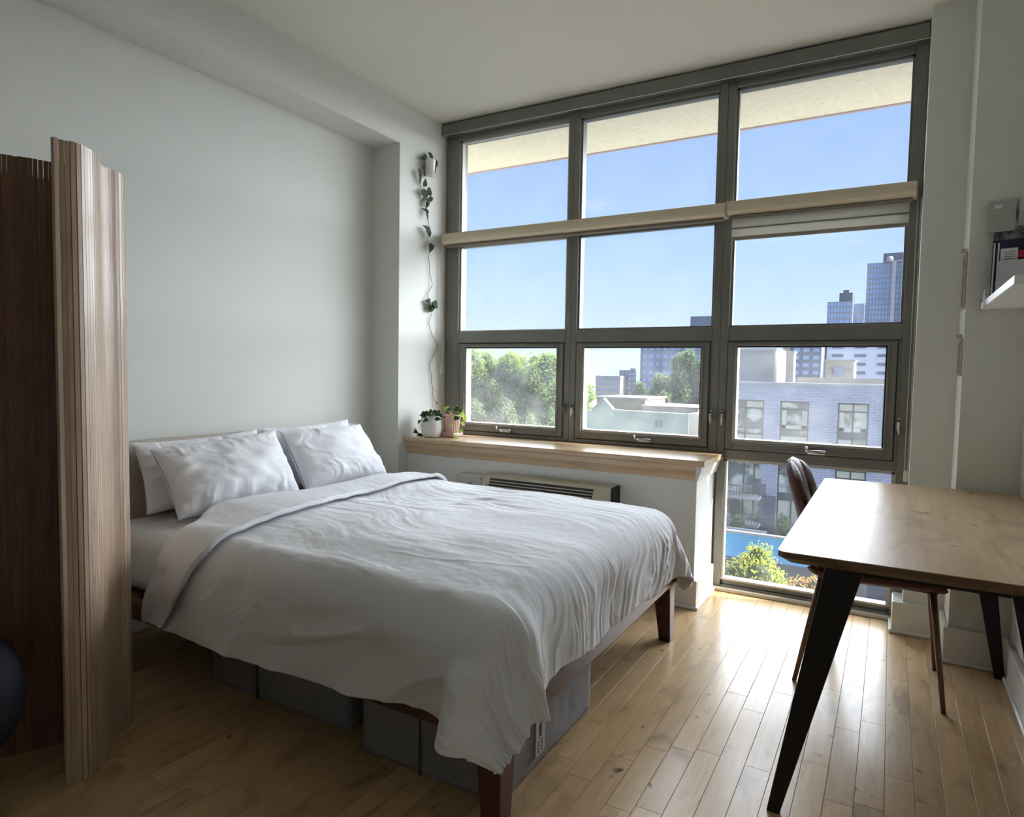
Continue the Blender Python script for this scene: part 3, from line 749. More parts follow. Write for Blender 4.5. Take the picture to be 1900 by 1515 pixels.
def dleg(fx, fy, tx, ty):
    """flat tapered metal leg from foot (fx,fy) to top (tx,ty)"""
    a_, b_ = .034, .022
    bq = [(fx - a_ / 2, fy - b_ / 2, 0), (fx + a_ / 2, fy - b_ / 2, 0), (fx + a_ / 2, fy + b_ / 2, 0), (fx - a_ / 2, fy + b_ / 2, 0)]
    c_, d_ = .094, .04; z = DZ - .034
    tq = [(tx - c_ / 2, ty - d_ / 2, z), (tx + c_ / 2, ty - d_ / 2, z), (tx + c_ / 2, ty + d_ / 2, z), (tx - c_ / 2, ty + d_ / 2, z)]
    MB().hull4(bq, tq).build('leg', m_blackmetal, dk, bevel=.004)
dleg(2.425, -1.85, 2.575, -1.79); dleg(2.455, -.425, 2.575, -.56); dleg(3.09, -.51, 2.975, -.56); dleg(3.085, -1.85, 2.975, -1.79)
BX('under_rail', m_blackmetal, 2.56, 2.99, -1.80, -1.77, DZ - .062, DZ - .034, dk); BX('under_rail', m_blackmetal, 2.56, 2.99, -.59, -.56, DZ - .062, DZ - .034, dk)

# ================================================================== CHAIR
ch = thing('chair', 'brown leather chair with thin metal legs pushed under the desk', 'chair', (2.62, -.75, 0))
# channelled back: puffy ribs running vertically on both faces
nU, nV = 60, 40
U, V = np.meshgrid(np.linspace(0, 1, nU), np.linspace(0, 1, nV), indexing='ij')
def back_pt(U, V, side):
    wid = .235 - .045 * V ** 3
    yy = -.745 + (U * 2 - 1) * wid
    lean = .10 * (V ** 1.25)
    cx_ = 2.405 - lean + .04 * (U * 2 - 1) ** 2
    edge = np.power(np.clip(1 - (U * 2 - 1) ** 6, 0, 1), .5) * np.power(np.clip(1 - (V * 2 - 1) ** 8, 0, 1), .5)
    rib = np.abs(np.sin(pi * U * 3)) ** .4
    t_ = (.012 + .017 * rib) * edge
    zz = .46 + V * (.405 - .06 * (U * 2 - 1) ** 2 * V)
    return np.stack([cx_ + side * t_, yy, zz + side * t_ * .2], -1)
grid_obj('backrest', np.concatenate([back_pt(U, V, 1), back_pt(U, V, -1)[::-1]], 0), m_leather, ch)
U, V = np.meshgrid(np.linspace(0, 1, 50), np.linspace(0, 1, 50), indexing='ij')
def seat_pt(U, V, side):
    q = (U * 2 - 1); w = (V * 2 - 1)
    xx = 2.635 + q * .235; yy = -.745 + w * (.225 + .015 * q)
    edge = np.power(np.clip(1 - q ** 8, 0, 1), .5) * np.power(np.clip(1 - w ** 8, 0, 1), .5)
    t_ = (.018 + .016 * np.abs(np.sin(pi * V * 3)) ** .4) * edge
    zz = .437 + .05 * np.clip(-q - .7, 0, 1) + .018 * np.abs(w) ** 3 + .012 * q - .016 * np.clip(q - .8, 0, 1) * 5
    return np.stack([xx, yy, zz + side * t_], -1)
grid_obj('seat', np.concatenate([seat_pt(U, V, 1), seat_pt(U, V, -1)[::-1]], 0), m_leather, ch)
MB().tube([(2.40, -.745 + .0, .47), (2.42, -.745, .43), (2.50, -.745, .42)], .02, 10).build('back_bracket', m_leather, ch, smooth=True)
m_chleg = M('chair_leg_metal', (120, 96, 84), .35, .7)
for (fx, fy, tx, ty) in ((2.874, -.965, 2.825, -.90), (2.866, -.56, 2.825, -.60), (2.375, -.97, 2.455, -.90), (2.375, -.55, 2.455, -.60)):
    MB().tube([(fx, fy, 0), (tx, ty, .43)], [.0085, .0125], 12).build('leg', m_chleg, ch, smooth=True)
MB().box(2.44, 2.84, -.92, -.58, .418, .43).build('seat_plate', m_blackmetal, ch)

# ================================================================== SHELF AND PAPERS
sh = thing('wall_shelf', 'white floating shelf with a thin metal clip on the right wall', 'shelf', (3.04, -.6, 1.49))
BX('board', m_shelf, 2.963, XR - .001, -1.30, YBc - .001, 1.492, 1.520, sh, c=.002)
BX('end_bracket', m_bead, 2.955, 2.963, -.46, YBc - .001, 1.485, 1.53, sh, c=.001)
MB().tube([(2.958, -.62, 1.485), (2.955, -.62, 1.54), (2.975, -.62, 1.542)], .0025, 8).build('clip', m_chrome, sh); MB().tube([(2.958, -.66, 1.485), (2.955, -.66, 1.55), (2.975, -.66, 1.552)], .0025, 8).build('clip', m_chrome, sh)
def board(name, label, cat, p0, ang, w, h, th, mat, lean=0, extra=None):
    t = thing(name, label, cat, p0); 
    o = MB().box(0, w, 0, th, 0, h, .001).build('sheet', mat, None); o.parent = t
    t.rotation_euler = (lean, 0, ang)
    if extra:
        for (nm, m_, x0, x1, z0, z1) in extra:
            q = MB().box(x0, x1, -.0012, 0, z0, z1).build(nm, m_, None); q.parent = o
    return t
Zs = 1.5205
board('magazine_file', 'dark blue upright book leaning at the end of the shelf', 'book', (2.985, -.50, Zs), radians(-18), .13, .24, .018, M('navy_cover', (28, 28, 60), .5), -.05, [('page_edge', m_paper, .004, .009, .01, .23), ('page_edge', m_paper, .018, .023, .0, .23)])
board('photo_board', 'dark framed photo print standing behind papers on the shelf', 'picture', (2.992, -.455, Zs), radians(-10), .14, .30, .006, m_photo, -.03)
board('note_card', 'plain grey white card pinned highest above the shelf', 'card', (2.972, -.448, Zs + .28), radians(-12), .10, .125, .004, M('grey_card', (176, 174, 168), .8), -.02, [('tape', m_paper, .02, .045, .095, .108), ('dark_edge', m_photo, .09, .099, .0, .125)])
board('paper_sheet', 'large blank white sheet propped on the shelf with dark pen', 'paper', (3.002, -.53, Zs), radians(-14), .12, .155, .002, M('white_sheet_paper', (200, 200, 204), .8), -.03, [('pen', m_gask, .088, .095, .045, .10)])
board('lined_note', 'small lined white note standing above the blank sheet', 'paper', (3.012, -.515, Zs + .148), radians(-14), .055, .055, .002, m_paper, -.03, [('line', m_photo, .010, .046, .012 + .009 * i, .0145 + .009 * i) for i in range(4)])
board('red_card', 'small dark red card behind the lined note on the shelf', 'card', (3.066, -.53, Zs + .162), radians(-10), .03, .03, .002, m_red, -.02)

# narrow frames on the side face of the column, seen edge-on
def narrow_frame(z0, z1, label):
    t = thing('picture_frame', label, 'picture', (XBc, -.36, z0))
    BX('frame', m_oak, XBc - .009, XBc - .001, -.405, -.30, z0, z1, t, c=.002)
    BX('print', m_photo, XBc - .0105, XBc - .009, -.395, -.31, z0 + .012, z1 - .012, t)
    BX('hook', m_bead, XBc - .022, XBc - .001, -.36, -.35, z1, z1 + .018, t)
narrow_frame(1.50, 1.74, 'narrow wooden picture frame on the column side, upper of two, above desk level')
narrow_frame(1.22, 1.38, 'narrow wooden picture frame on the column side, lower of two')

# ================================================================== PLANTS
def leaf_mb(mb, p, d, up, L, W_):
    """heart-ish folded leaf, 2x5 quads"""
    d = Vector(d).normalized(); s = d.cross(Vector(up)).normalized(); u = s.cross(d).normalized(); p = Vector(p)
    ws = [.12, .85, 1, .78, .42, .02]
    vs = []
    for i, w in enumerate(ws):
        t_ = i / 5; c = p + d * (L * t_) - u * (.25 * L * t_ * t_)
        vs += [c + s * (w * W_ / 2) + u * (w * W_ * .18), c, c - s * (w * W_ / 2) + u * (w * W_ * .18)]
    fs = []
    for i in range(5):
        a_ = i * 3; fs += [(a_, a_ + 1, a_ + 4, a_ + 3), (a_ + 1, a_ + 2, a_ + 5, a_ + 4)]
    mb.add(vs, fs)
def leaf(parent, p, d, up, L, W_, m=m_leaf):
    mb = MB(); leaf_mb(mb, p, d, up, L, W_); return mb.build('leaf', m, parent, smooth=True)
# wall vine: stem follows the pilaster face (x = XL)
xv = XL + .012
wp = thing('hanging_pot', 'small white pot fixed high on the pilaster, trailing a long bare vine', 'pot', (XL + .035, -.235, 2.48))
MB().lathe([(0, 0), (.026, 0), (.030, .004), (.036, .10), (.038, .105), (.034, .105), (.031, .012), (0, .012)], (XL + .040, -.235, 2.475), 28).build('pot', m_pot_white, wp, smooth=True)
MB().lathe([(0, 0), (.033, 0)], (XL + .040, -.235, 2.565), 20).build('soil', m_soil, wp)
vine = thing('trailing_vine', 'long thin dark vine with sparse leaves trailing down the pilaster', 'vine', (xv, -.25, 1.0))
stem = [(xv + .03, -.26, 2.57), (xv + .03, -.30, 2.52), (xv + .01, -.325, 2.46), (xv, -.29, 2.39), (xv + .006, -.265, 2.33), (xv, -.235, 2.27), (xv, -.212, 2.22), (xv, -.20, 2.14), (xv, -.215, 2.08), (xv, -.20, 2.00), (xv, -.195, 1.88), (xv, -.165, 1.78), (xv, -.215, 1.70), (xv, -.16, 1.62), (xv, -.19, 1.53), (xv, -.175, 1.47), (xv, -.13, 1.42), (xv, -.10, 1.36), (xv, -.15, 1.30), (xv, -.18, 1.24), (xv, -.165, 1.17), (xv, -.15, 1.10), (xv, -.14, 1.03), (xv + .01, -.11, .99)]
sp = catmull([(p[1], p[2]) for p in stem], .012)
MB().tube([(xv + .003 * sin(i * .7) + (.02 * max(0, (p.y - 2.40) / .17)), p.x, p.y) for i, p in enumerate(sp)], .0019, 6).build('stem', m_stem, vine, smooth=True)
for (y, z, dy, dz, L, W_) in ((-.245, 2.60, -.8, -.35, .07, .030), (-.25, 2.57, -.1, -1, .09, .034), (-.235, 2.635, .5, -.6, .09, .04), (-.21, 2.60, .35, -.7, .10, .06), (-.185, 2.57, .5, .3, .055, .045), (-.22, 2.56, -.2, -1, .07, .04),
                              (-.34, 2.50, .45, -.9, .085, .032), (-.285, 2.40, .25, .8, .05, .04), (-.27, 2.385, -.2, -1, .06, .058), (-.25, 2.375, .9, .15, .058, .05), (-.255, 2.33, .5, -.6, .05, .045), (-.235, 2.325, .9, .4, .06, .03), (-.25, 2.31, -.1, -1, .045, .03),
                              (-.22, 2.245, -1, .2, .065, .022), (-.255, 2.245, .3, -1, .05, .022), (-.205, 2.11, -1, .45, .085, .04), (-.205, 2.09, -.7, .5, .05, .045), (-.205, 2.05, .0, -1, .055, .055),
                              (-.195, 1.66, -.9, .1, .05, .035), (-.18, 1.665, .2, -1, .06, .06), (-.175, 1.66, .9, -.4, .06, .05), (-.185, 1.64, -.6, -.9, .05, .045), (-.12, .99, .3, -1, .02, .015)):
    leaf(vine, (xv + .012, y, z), (random.uniform(.1, .35), dy, dz), (1, .1, .1), L * 1.15, W_ * 1.2, m_leaf if z > 1.7 or z < 1.2 else m_leaf)
# pots on the sill
pot = thing('white_pot', 'round glossy white ceramic plant pot on the sill corner', 'pot', (.075, -.31, .772))
MB().lathe([(0, 0), (.045, 0), (.056, .006), (.068, .04), (.071, .075), (.067, .115), (.060, .14), (.056, .14), (.060, .11), (0, .11)], (.075, -.31, .772), 40).build('body', m_pot_white, pot, smooth=True)
MB().lathe([(0, 0), (.058, 0)], (.075, -.31, .888), 24).build('soil', m_soil, pot)
pk = thing('pink_pot', 'ribbed pale pink planter on the sill beside the round white pot', 'pot', (.17, -.215, .772))
MB().box(.115, .225, -.27, -.16, .775, .80, .004).build('saucer', m_pot_pink, pk)
pts_ = []
for k in range(48):
    t_ = 2 * pi * k / 48; pts_.append((cos(t_), sin(t_), 1 + .04 * (1 if k % 2 else -1)))
vs = []; zz = [(.801, .042), (.86, .050), (.915, .056), (.918, .050), (.90, .048)]
for z, r_ in zz:
    for (c_, s_, q) in pts_: vs.append((.17 + c_ * r_ * q, -.215 + s_ * r_ * q, z))
fs = [(j * 48 + i, j * 48 + (i + 1) % 48, (j + 1) * 48 + (i + 1) % 48, (j + 1) * 48 + i) for j in range(4) for i in range(48)] + [tuple(range(48))[::-1], tuple(range(4 * 48, 5 * 48))]
MB().add(vs, fs).build('body', m_pot_pink, pk)
def trailing(name, label, c, rad, z0, specs, pale=0):
    t = thing(name, label, 'plant', (c[0], c[1], z0))
    for i, (ang, reach, drop, nl) in enumerate(specs):
        a_ = radians(ang); path = []
        for k in range(9):
            q = k / 8; rr = rad * .3 + reach * q; zz = z0 + .035 * sin(pi * min(1, q * 1.4)) - drop * max(0, q - .25) ** 1.5
            path.append((c[0] + cos(a_) * rr + .008 * sin(k * 2 + i), c[1] + sin(a_) * rr + .008 * cos(k * 2.3 + i), max(zz, .776 if rr < 99 else 0)))
        MB().tube(path, .0016, 6).build('stem', m_stem if not pale else m_leaf_pale, t)
        for j in range(nl):
            k = 1 + int(7 * j / max(1, nl - 1)) if nl > 1 else 8
            p = path[min(k, 8)]; s_ = 1 if j % 2 else -1
            d = (cos(a_ + s_ * 1.2), sin(a_ + s_ * 1.2), random.uniform(-.6, .3))
            leaf(t, p, d, (random.uniform(-.2, .5), -.7, .6), random.uniform(.034, .046), random.uniform(.03, .04), m_leaf if not (pale and j >= nl - 2) else m_leaf_pale)
    return t
trailing('trailing_plant', 'green round-leaved plant spilling over the white pot on the sill', (.075, -.31), .06, .905, [(200, .075, .17, 6), (235, .085, .13, 5), (275, .07, .03, 4), (180, .05, .28, 6), (320, .06, .02, 4), (30, .05, .0, 4), (100, .05, .0, 3)])
trailing('trailing_plant', 'green plant with pale new shoots trailing from the pink planter', (.17, -.215), .05, .935, [(20, .07, .05, 5), (340, .11, .17, 7), (60, .06, .02, 4), (310, .14, .22, 6), (150, .04, .0, 3), (200, .04, .0, 3)], 1)

# ================================================================== OUTSIDE
def facade_mat(name, c1, c2, mortar, sx, sz):
    m = bpy.data.materials.new(name); m.use_nodes = True; t = m.node_tree; b = t.nodes['Principled BSDF']; b.inputs['Roughness'].default_value = .85
    br = t.nodes.new('ShaderNodeTexBrick'); br.inputs['Color1'].default_value = srgb(*c1); br.inputs['Color2'].default_value = srgb(*c2); br.inputs['Mortar'].default_value = srgb(*mortar)
    br.inputs['Scale'].default_value = 1; br.inputs['Brick Width'].default_value = sx; br.inputs['Row Height'].default_value = sz; br.inputs['Mortar Size'].default_value = sz * .12
    tcn = t.nodes.new('ShaderNodeTexCoord'); mpn = t.nodes.new('ShaderNodeMapping'); mpn.inputs['Rotation'].default_value = (radians(90), 0, 0)
    t.links.new(tcn.outputs['Object'], mpn.inputs[0]); t.links.new(mpn.outputs[0], br.inputs[0]); t.links.new(br.outputs[0], b.inputs['Base Color']); return m
m_brick = facade_mat('grey_brick', (186, 188, 204), (170, 172, 192), (206, 208, 218), .34, .115)
m_brickdk = facade_mat('dark_grey_brick', (120, 122, 134), (104, 108, 122), (136, 138, 146), .34, .115)
m_cream = M('cream_render', (238, 228, 208), .85, col2=(228, 216, 194), scale=2)
m_grey_r = M('grey_render', (206, 206, 206), .85, col2=(196, 196, 198), scale=1)
m_white_r = M('white_render', (240, 240, 240), .8)
m_bronze = M('bronze_window_frame', (104, 98, 88), .5)
m_paneg = M('far_window_glass', (88, 92, 84), .15, col2=(206, 206, 190), scale=1.6, lo=.44, hi=.6, spec=.6)
m_panel = M('far_window_blind', (228, 226, 206), .6)
m_paneb = M('far_blue_glass', (150, 180, 226), .2, col2=(180, 204, 240), scale=.2)
m_towerw = M('tower_pale_grid', (206, 216, 234), .6)
m_towerd = M('tower_crown', (120, 130, 150), .5)
m_mint = M('mint_stucco', (222, 236, 204), .9, col2=(204, 220, 190), scale=1.2, lo=.4, hi=.7)
m_pinkr = M('pink_brick', (226, 200, 188), .9)
m_roof = M('pale_roof', (236, 224, 208), .85)
m_bluew = M('blue_hoarding', (96, 190, 240), .5)
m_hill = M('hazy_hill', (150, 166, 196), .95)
m_ground = M('asphalt', (150, 152, 158), .95, col2=(128, 130, 138), scale=.8)
m_dkblue = M('blue_slab_cladding', (80, 112, 160), .5)
m_bgrey = M('grey_blue_cladding', (148, 160, 182), .7)
m_apt = M('apartment_concrete', (150, 164, 190), .8)
m_foldk = M('foliage_shade_core', (70, 92, 48), .95)  # dark green of the crown cores, leaf self-shadow put into the colour
def albedo(f, *ms):
    for m in ms:
        for n_ in m.node_tree.nodes:
            for i_ in n_.inputs:
                if i_.type == 'RGBA' and not i_.is_linked and n_.type in ('BSDF_PRINCIPLED', 'MIX', 'TEX_BRICK') and i_.name in ('Base Color', 'A', 'B', 'Color1', 'Color2', 'Mortar'):
                    v = i_.default_value; i_.default_value = (v[0] * f, v[1] * f, v[2] * f, 1)
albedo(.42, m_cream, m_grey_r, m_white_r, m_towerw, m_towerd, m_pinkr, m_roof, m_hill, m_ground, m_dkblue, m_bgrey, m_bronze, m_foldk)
albedo(.7, m_brick, m_brickdk, m_panel, m_apt, m_paneb); albedo(.95, m_conc); albedo(.72, m_mint); albedo(.85, m_bluew)

gr = BX('ground', m_ground, -1500, 1500, 1.0, 1600, -8.3, -8, kind='structure')
# brick building opposite, Y = 27
bb = thing('brick_building', 'grey brick apartment building with bronze windows straight across the street', 'building', (0, 30, -8))
YB2 = 27.0
def wall_with_holes(x0, x1, z0, z1, holes, y0, y1, name, mat, parent):
    xs = sorted({x0, x1} | {h[0] for h in holes} | {h[1] for h in holes}); zs = sorted({z0, z1} | {h[2] for h in holes} | {h[3] for h in holes})
    mb = MB()
    for i in range(len(xs) - 1):
        for j in range(len(zs) - 1):
            cx_, cz_ = (xs[i] + xs[i + 1]) / 2, (zs[j] + zs[j + 1]) / 2
            if not any(h[0] < cx_ < h[1] and h[2] < cz_ < h[3] for h in holes): mb.box(xs[i], xs[i + 1], y0, y1, zs[j], zs[j + 1])
    return mb.build(name, mat, parent)
cols = [(-3.75, -2.16), (-1.5, -.33), (.77, 1.93), (3.3, 4.5), (5.9, 7.1)]
holes = []
for (xa, xb) in cols:
    holes.append((xa, xb, -2.25, .11))
    holes.append((xa, xb, -5.35, -2.72))
wall_with_holes(-4.25, 9, -5.55, .80, holes, YB2, YB2 + .35, 'brick_wall', m_brick, bb)
BX('coping', m_white_r, -4.3, 9.05, YB2 - .06, YB2 + .5, .80, .92, bb)
BX('base_wall', m_brickdk, -4.25, 9, YB2 + .1, YB2 + .4, -8, -5.55, bb)
BX('roof_slab', m_grey_r, -4.25, 9, YB2 + .3, YB2 + 22, .55, .62, bb)
BX('core', m_gask, -4.2, 9, YB2 + .6, YB2 + 8, -8, .5, bb)
BX('pilaster', m_brickdk, -1.95, -1.52, YB2 - .03, YB2 + .02, -5.55, -4.1, bb); BX('pilaster', m_brickdk, -2.2, -1.95, YB2 - .03, YB2 + .02, -5.55, -3.6, bb)
def bwin(xa, xb, za, zb, style):
    f = MB(); w_ = .06; y0, y1 = YB2 + .10, YB2 + .18; xm = (xa + xb) / 2
    f.box(xa, xa + w_, y0, y1, za, zb).box(xb - w_, xb, y0, y1, za, zb).box(xa, xb, y0, y1, za, za + w_).box(xa, xb, y0, y1, zb - w_, zb)
    h = zb - za
    bars = [zb - .36, zb - 1.25, zb - 1.52] if h > 2 else [zb - .36]
    for q in bars: f.box(xa, xb, y0, y1, q - .03, q + .03)
    if style != 1: f.box(xm - .03, xm + .03, y0, y1, za, zb)
    fo = f.build('window', m_bronze, bb)
    def pane(a_, b_, c_, d_, m_): BX('pane', m_, a_, b_, y0 + .03, y0 + .05, c_, d_, fo)
    top, mid, low = zb - .36, zb - 1.25, zb - 1.52
    pane(xa, xm, top, zb, m_panel if style == 2 else m_paneg); pane(xm, xb, top, zb, m_panel if style != 1 else m_paneg)
    pane(xa, xb, mid, top, m_paneg); pane(xa, xb, low, mid, m_bronze if style == 2 else m_paneg); pane(xa, xm, za, low, m_panel); pane(xm, xb, za, low, m_paneg if style == 2 else m_panel)
    if style >= 1:   # pale curtain drawn aside behind the pane
        BX('curtain', m_panel, xa + .08, xa + .26, y0 + .0, y0 + .028, mid + .05, top - .04, fo); BX('curtain', m_panel, xb - .28, xb - .08, y0, y0 + .028, mid + .05, top - .04, fo)
        BX('curtain', m_panel, xa + .08, xb - .08, y0, y0 + .02, mid + .04, mid + .2, fo)
for i, (xa, xb) in enumerate(cols):
    bwin(xa, xb, -2.25, .11, [0, 1, 2, 1, 2][i])
    if i not in (0,): bwin(xa, xb, -5.35, -2.72, [0, 0, 2, 1, 2][i])
# balconies in the second column
for zf, zt in ((-4.12, -2.72), (-5.35, -4.2)):
    f = MB(); f.box(-3.75, -2.16, YB2 + .3, YB2 + .4, zf, zt); f.build('door_glass', m_paneg, bb)
    BX('window_frame', m_bronze, -3.0, -2.94, YB2 + .25, YB2 + .31, zf, zt, bb); BX('window_frame', m_bronze, -2.55, -2.49, YB2 + .25, YB2 + .31, zf, zt, bb)
    BX('balcony_slab', m_white_r, -3.95, -2.12, YB2 - .7, YB2 + .3, zf - .14, zf - .02, bb)
    for k in range(14): BX('baluster', m_bronze, -3.9 + k * .135, -3.88 + k * .135, YB2 - .66, YB2 - .64, zf, zf + .42, bb)
    BX('balcony_rail', m_bronze, -3.95, -2.12, YB2 - .68, YB2 - .62, zf + .42, zf + .46, bb)
BX('balcony_table', m_white_r, -3.5, -2.5, YB2 - .5, YB2 - .2, -3.75, -3.70, bb)
# planter walls in front
pw = BX('planter_wall', m_white_r, -5.2, -1.62, 25.2, 25.4, -8, -5.35, label='low white planter wall below the balconies across the street', cat='wall')
pw2 = BX('planter_wall', m_white_r, -1.35, 1.0, 25.0, 25.2, -8, -5.55, label='second low pale planter wall to the right of the gap, partly behind chair', cat='wall')

# rooftop volumes
rb = thing('rooftop_bulkhead', 'large plain grey rooftop block with sunlit cream side, left on the brick building', 'rooftop block', (-3, 30, .6))
BX('block', m_grey_r, -4.1, -2.27, 30, 33, .62, 2.42, rb); BX('sunlit_side', m_cream, -2.27, -2.2, 30, 36.5, .62, 2.45, rb); BX('cap', m_white_r, -4.2, -2.15, 29.95, 33.1, 2.42, 2.52, rb)
ch2 = thing('rooftop_chimney', 'slim cream rooftop chimney shaft beside the grey rooftop block', 'chimney', (-1.5, 30, .6))
BX('shaft', m_cream, -1.72, -1.38, 30, 30.8, .62, 2.3, ch2); BX('cap', m_white_r, -1.76, -1.34, 29.96, 30.85, 2.3, 2.38, ch2)
rp = BX('rooftop_parapet', m_cream, -1.3, 9, 31, 31.3, .62, 1.15, label='long pale parapet running along the roof of the brick building', cat='parapet')
bk = thing('rooftop_hut', 'small cream rooftop hut with grey door on the brick building roof', 'rooftop hut', (.4, 33, .6))
BX('hut', m_cream, -.22, 1.06, 32.5, 35, .62, 1.98, bk); BX('roof_edge', m_grey_r, -.28, 1.12, 32.4, 35.1, 1.98, 2.05, bk); BX('door', m_apt, .2, .58, 32.44, 32.5, 1.25, 1.7, bk)
BX('vent', m_grey_r, -.14, .1, 32.44, 32.5, 1.35, 1.6, bk); BX('vent', m_grey_r, .7, .96, 32.44, 32.5, 1.4, 1.6, bk)

def grid_building(name, label, x0, x1, y0, y1, z0, z1, nx, nz, mwall, mwin, wfrac=(.62, .55), parent=None, side=False, as_parts=False, zw0=None):
    t = parent or thing(name, label, 'building', ((x0 + x1) / 2, (y0 + y1) / 2, z0))
    BX('wall', mwall, x0, x1, y0, y1, z0, z1, t)
    dx = (x1 - x0) / nx; zb = z0 if zw0 is None else zw0; dz = (z1 - zb) / nz; mb = MB(); first = None; e_ = (y1 - y0) * .002 + .05
    for i in range(nx):
        for j in range(nz):
            cx_, cz_ = x0 + dx * (i + .5), zb + dz * (j + .5); a_, b_ = dx * wfrac[0] / 2, dz * wfrac[1] / 2
            if as_parts:
                if first is None:
                    first = MB().box(-a_, a_, -e_, 0, -b_, b_).build('window', mwin, None); o = first
                else: o = bpy.data.objects.new('window', first.data); COL.objects.link(o)
                o.parent = t; o.location = Vector((cx_, y0, cz_)) - world_loc(t)
            else: mb.box(cx_ - a_, cx_ + a_, y0 - e_, y0, cz_ - b_, cz_ + b_)
    if side:
        ny = max(2, int((y1 - y0) / dx))
        for i in range(ny):
            for j in range(nz):
                cy_, cz_ = y0 + (y1 - y0) * (i + .5) / ny, zb + dz * (j + .5); a_, b_ = (y1 - y0) / ny * .3, dz * wfrac[1] / 2
                mb.box(x1, x1 + e_, cy_ - a_, cy_ + a_, cz_ - b_, cz_ + b_)
    if mb.v: mb.build('window_grid', mwin, t, kind='stuff')
    return t
# large pale block behind the roof, Y=70
g1 = grid_building('pale_block', 'large pale lilac apartment block behind the rooftops, right of centre', -3.1, 9, 70, 85, -8, 4.62, 6, 4, M('lilac_render', (214, 216, 228), .85), m_bgrey, (.5, .32), as_parts=True, zw0=1.2)
BX('roof_line', m_bgrey, -3.2, 9.1, 69.9, 85, 4.62, 4.75, g1)
g2 = grid_building('blue_grey_block', 'narrow blue grey apartment block with window pairs left of the pale block', -5.9, -3.25, 66, 76, -8, 5.6, 3, 13, m_bgrey, m_paneb, (.6, .5), zw0=-4)
BX('pale_shaft', m_cream, -6.6, -6.0, 66, 72, -8, 4.2, g2)
g2b = grid_building('brick_block', 'dusty pink block tucked behind the rooftop chimney', -8.6, -6.7, 80, 90, -8, 5.2, 3, 12, M('dusty_pink', (206, 186, 186), .85), m_bgrey, (.4, .4), zw0=-4)
# towers, Y = 230
t1 = grid_building('glass_tower', 'tallest distant tower with pale grid facade and stepped crown', -5.2, 8, 230, 250, -8, 36.5, 15, 24, m_towerw, m_paneb, (.66, .6), zw0=-2)
BX('crown', m_towerd, -.95, 8, 229.6, 248, 36.5, 39.2, t1); BX('crown_band', m_towerw, -.95, 8, 229.3, 248, 36.5, 37.0, t1)
BX('tower_fin', m_white_r, 1.6, 2.6, 229.0, 230, -8, 36.6, t1); BX('tower_fin', m_white_r, 4.2, 5.0, 229.0, 230, -8, 36.6, t1)
MB().lathe([(.05, 0), (.8, .2), (1.0, .9), (.8, 1.6), (.05, 1.8)], (.8, 228.8, 36.3), 14).build('emblem', m_white_r, t1, smooth=True)
t2 = grid_building('lower_tower', 'shorter distant glass tower with dark rounded top left of the tallest tower', -15.2, -8.2, 220, 235, -8, 24.0, 8, 15, m_towerw, m_paneb, (.8, .62), zw0=-2)
BX('crown', m_towerd, -12.0, -8.4, 220, 232, 24.0, 26.6, t2); BX('crown', m_towerd, -11.0, -9.4, 220, 232, 26.6, 27.4, t2)
t3 = grid_building('mid_tower', 'pale mid-height tower between the two distant glass towers', -8.1, -5.25, 224, 236, -8, 23.6, 5, 16, m_towerw, m_paneb, (.6, .5), zw0=-2)
# grey apartment slab, Y=110
g3 = grid_building('apartment_slab', 'wide grey blue apartment slab behind the trees in the middle window', -36.3, -25.0, 110, 122, -8, 9.2, 9, 8, m_apt, m_paneb, (.62, .45), as_parts=True, zw0=-2)
BX('upper_block', m_bgrey, -28.2, -24.6, 112, 122, 9.2, 11.3, g3)
for k in range(4): BX('pier', m_bgrey, -36.3 + k * 3.6, -35.9 + k * 3.6, 109.6, 110, -8, 9.2, g3)
# distant
g4 = grid_building('white_office', 'distant white office building with long window bands in the middle window', -91, -81.5, 220, 225.8, -30, .2, 1, 7, m_cream, m_apt, (.96, .38), zw0=-14)
g5 = grid_building('grey_tower', 'distant grey green tower just right of the white office building', -84.2, -80.2, 226, 240, -30, 2.4, 3, 8, m_apt, m_bgrey, (.5, .5), zw0=-14)
g6 = grid_building('blue_tower', 'distant dark blue tower beside the grey green one', -80.2, -77.0, 224, 240, -30, 2.0, 2, 9, m_dkblue, m_paneb, (.3, .3), zw0=-14)
BX('plant_room', m_dkblue, -80, -78, 226, 230, 2.0, 3.0, g6)
# hills
hb = MB(); N = 120; vs = []; fs = []
for i in range(N + 1):
    x = -1500 + 1900 * i / N; h = 3 + 5 * float(fbm(np.array(x * .006), np.array(.3), 4, 3)); h = max(.5, h)
    vs += [(x, 1450, -8), (x, 1500, h), (x, 1700, -8)]
for i in range(N): a_ = i * 3; fs += [(a_, a_ + 3, a_ + 4, a_ + 1), (a_ + 1, a_ + 4, a_ + 5, a_ + 2)]
hb.add(vs, fs).build('hills', m_hill, None, kind='structure')
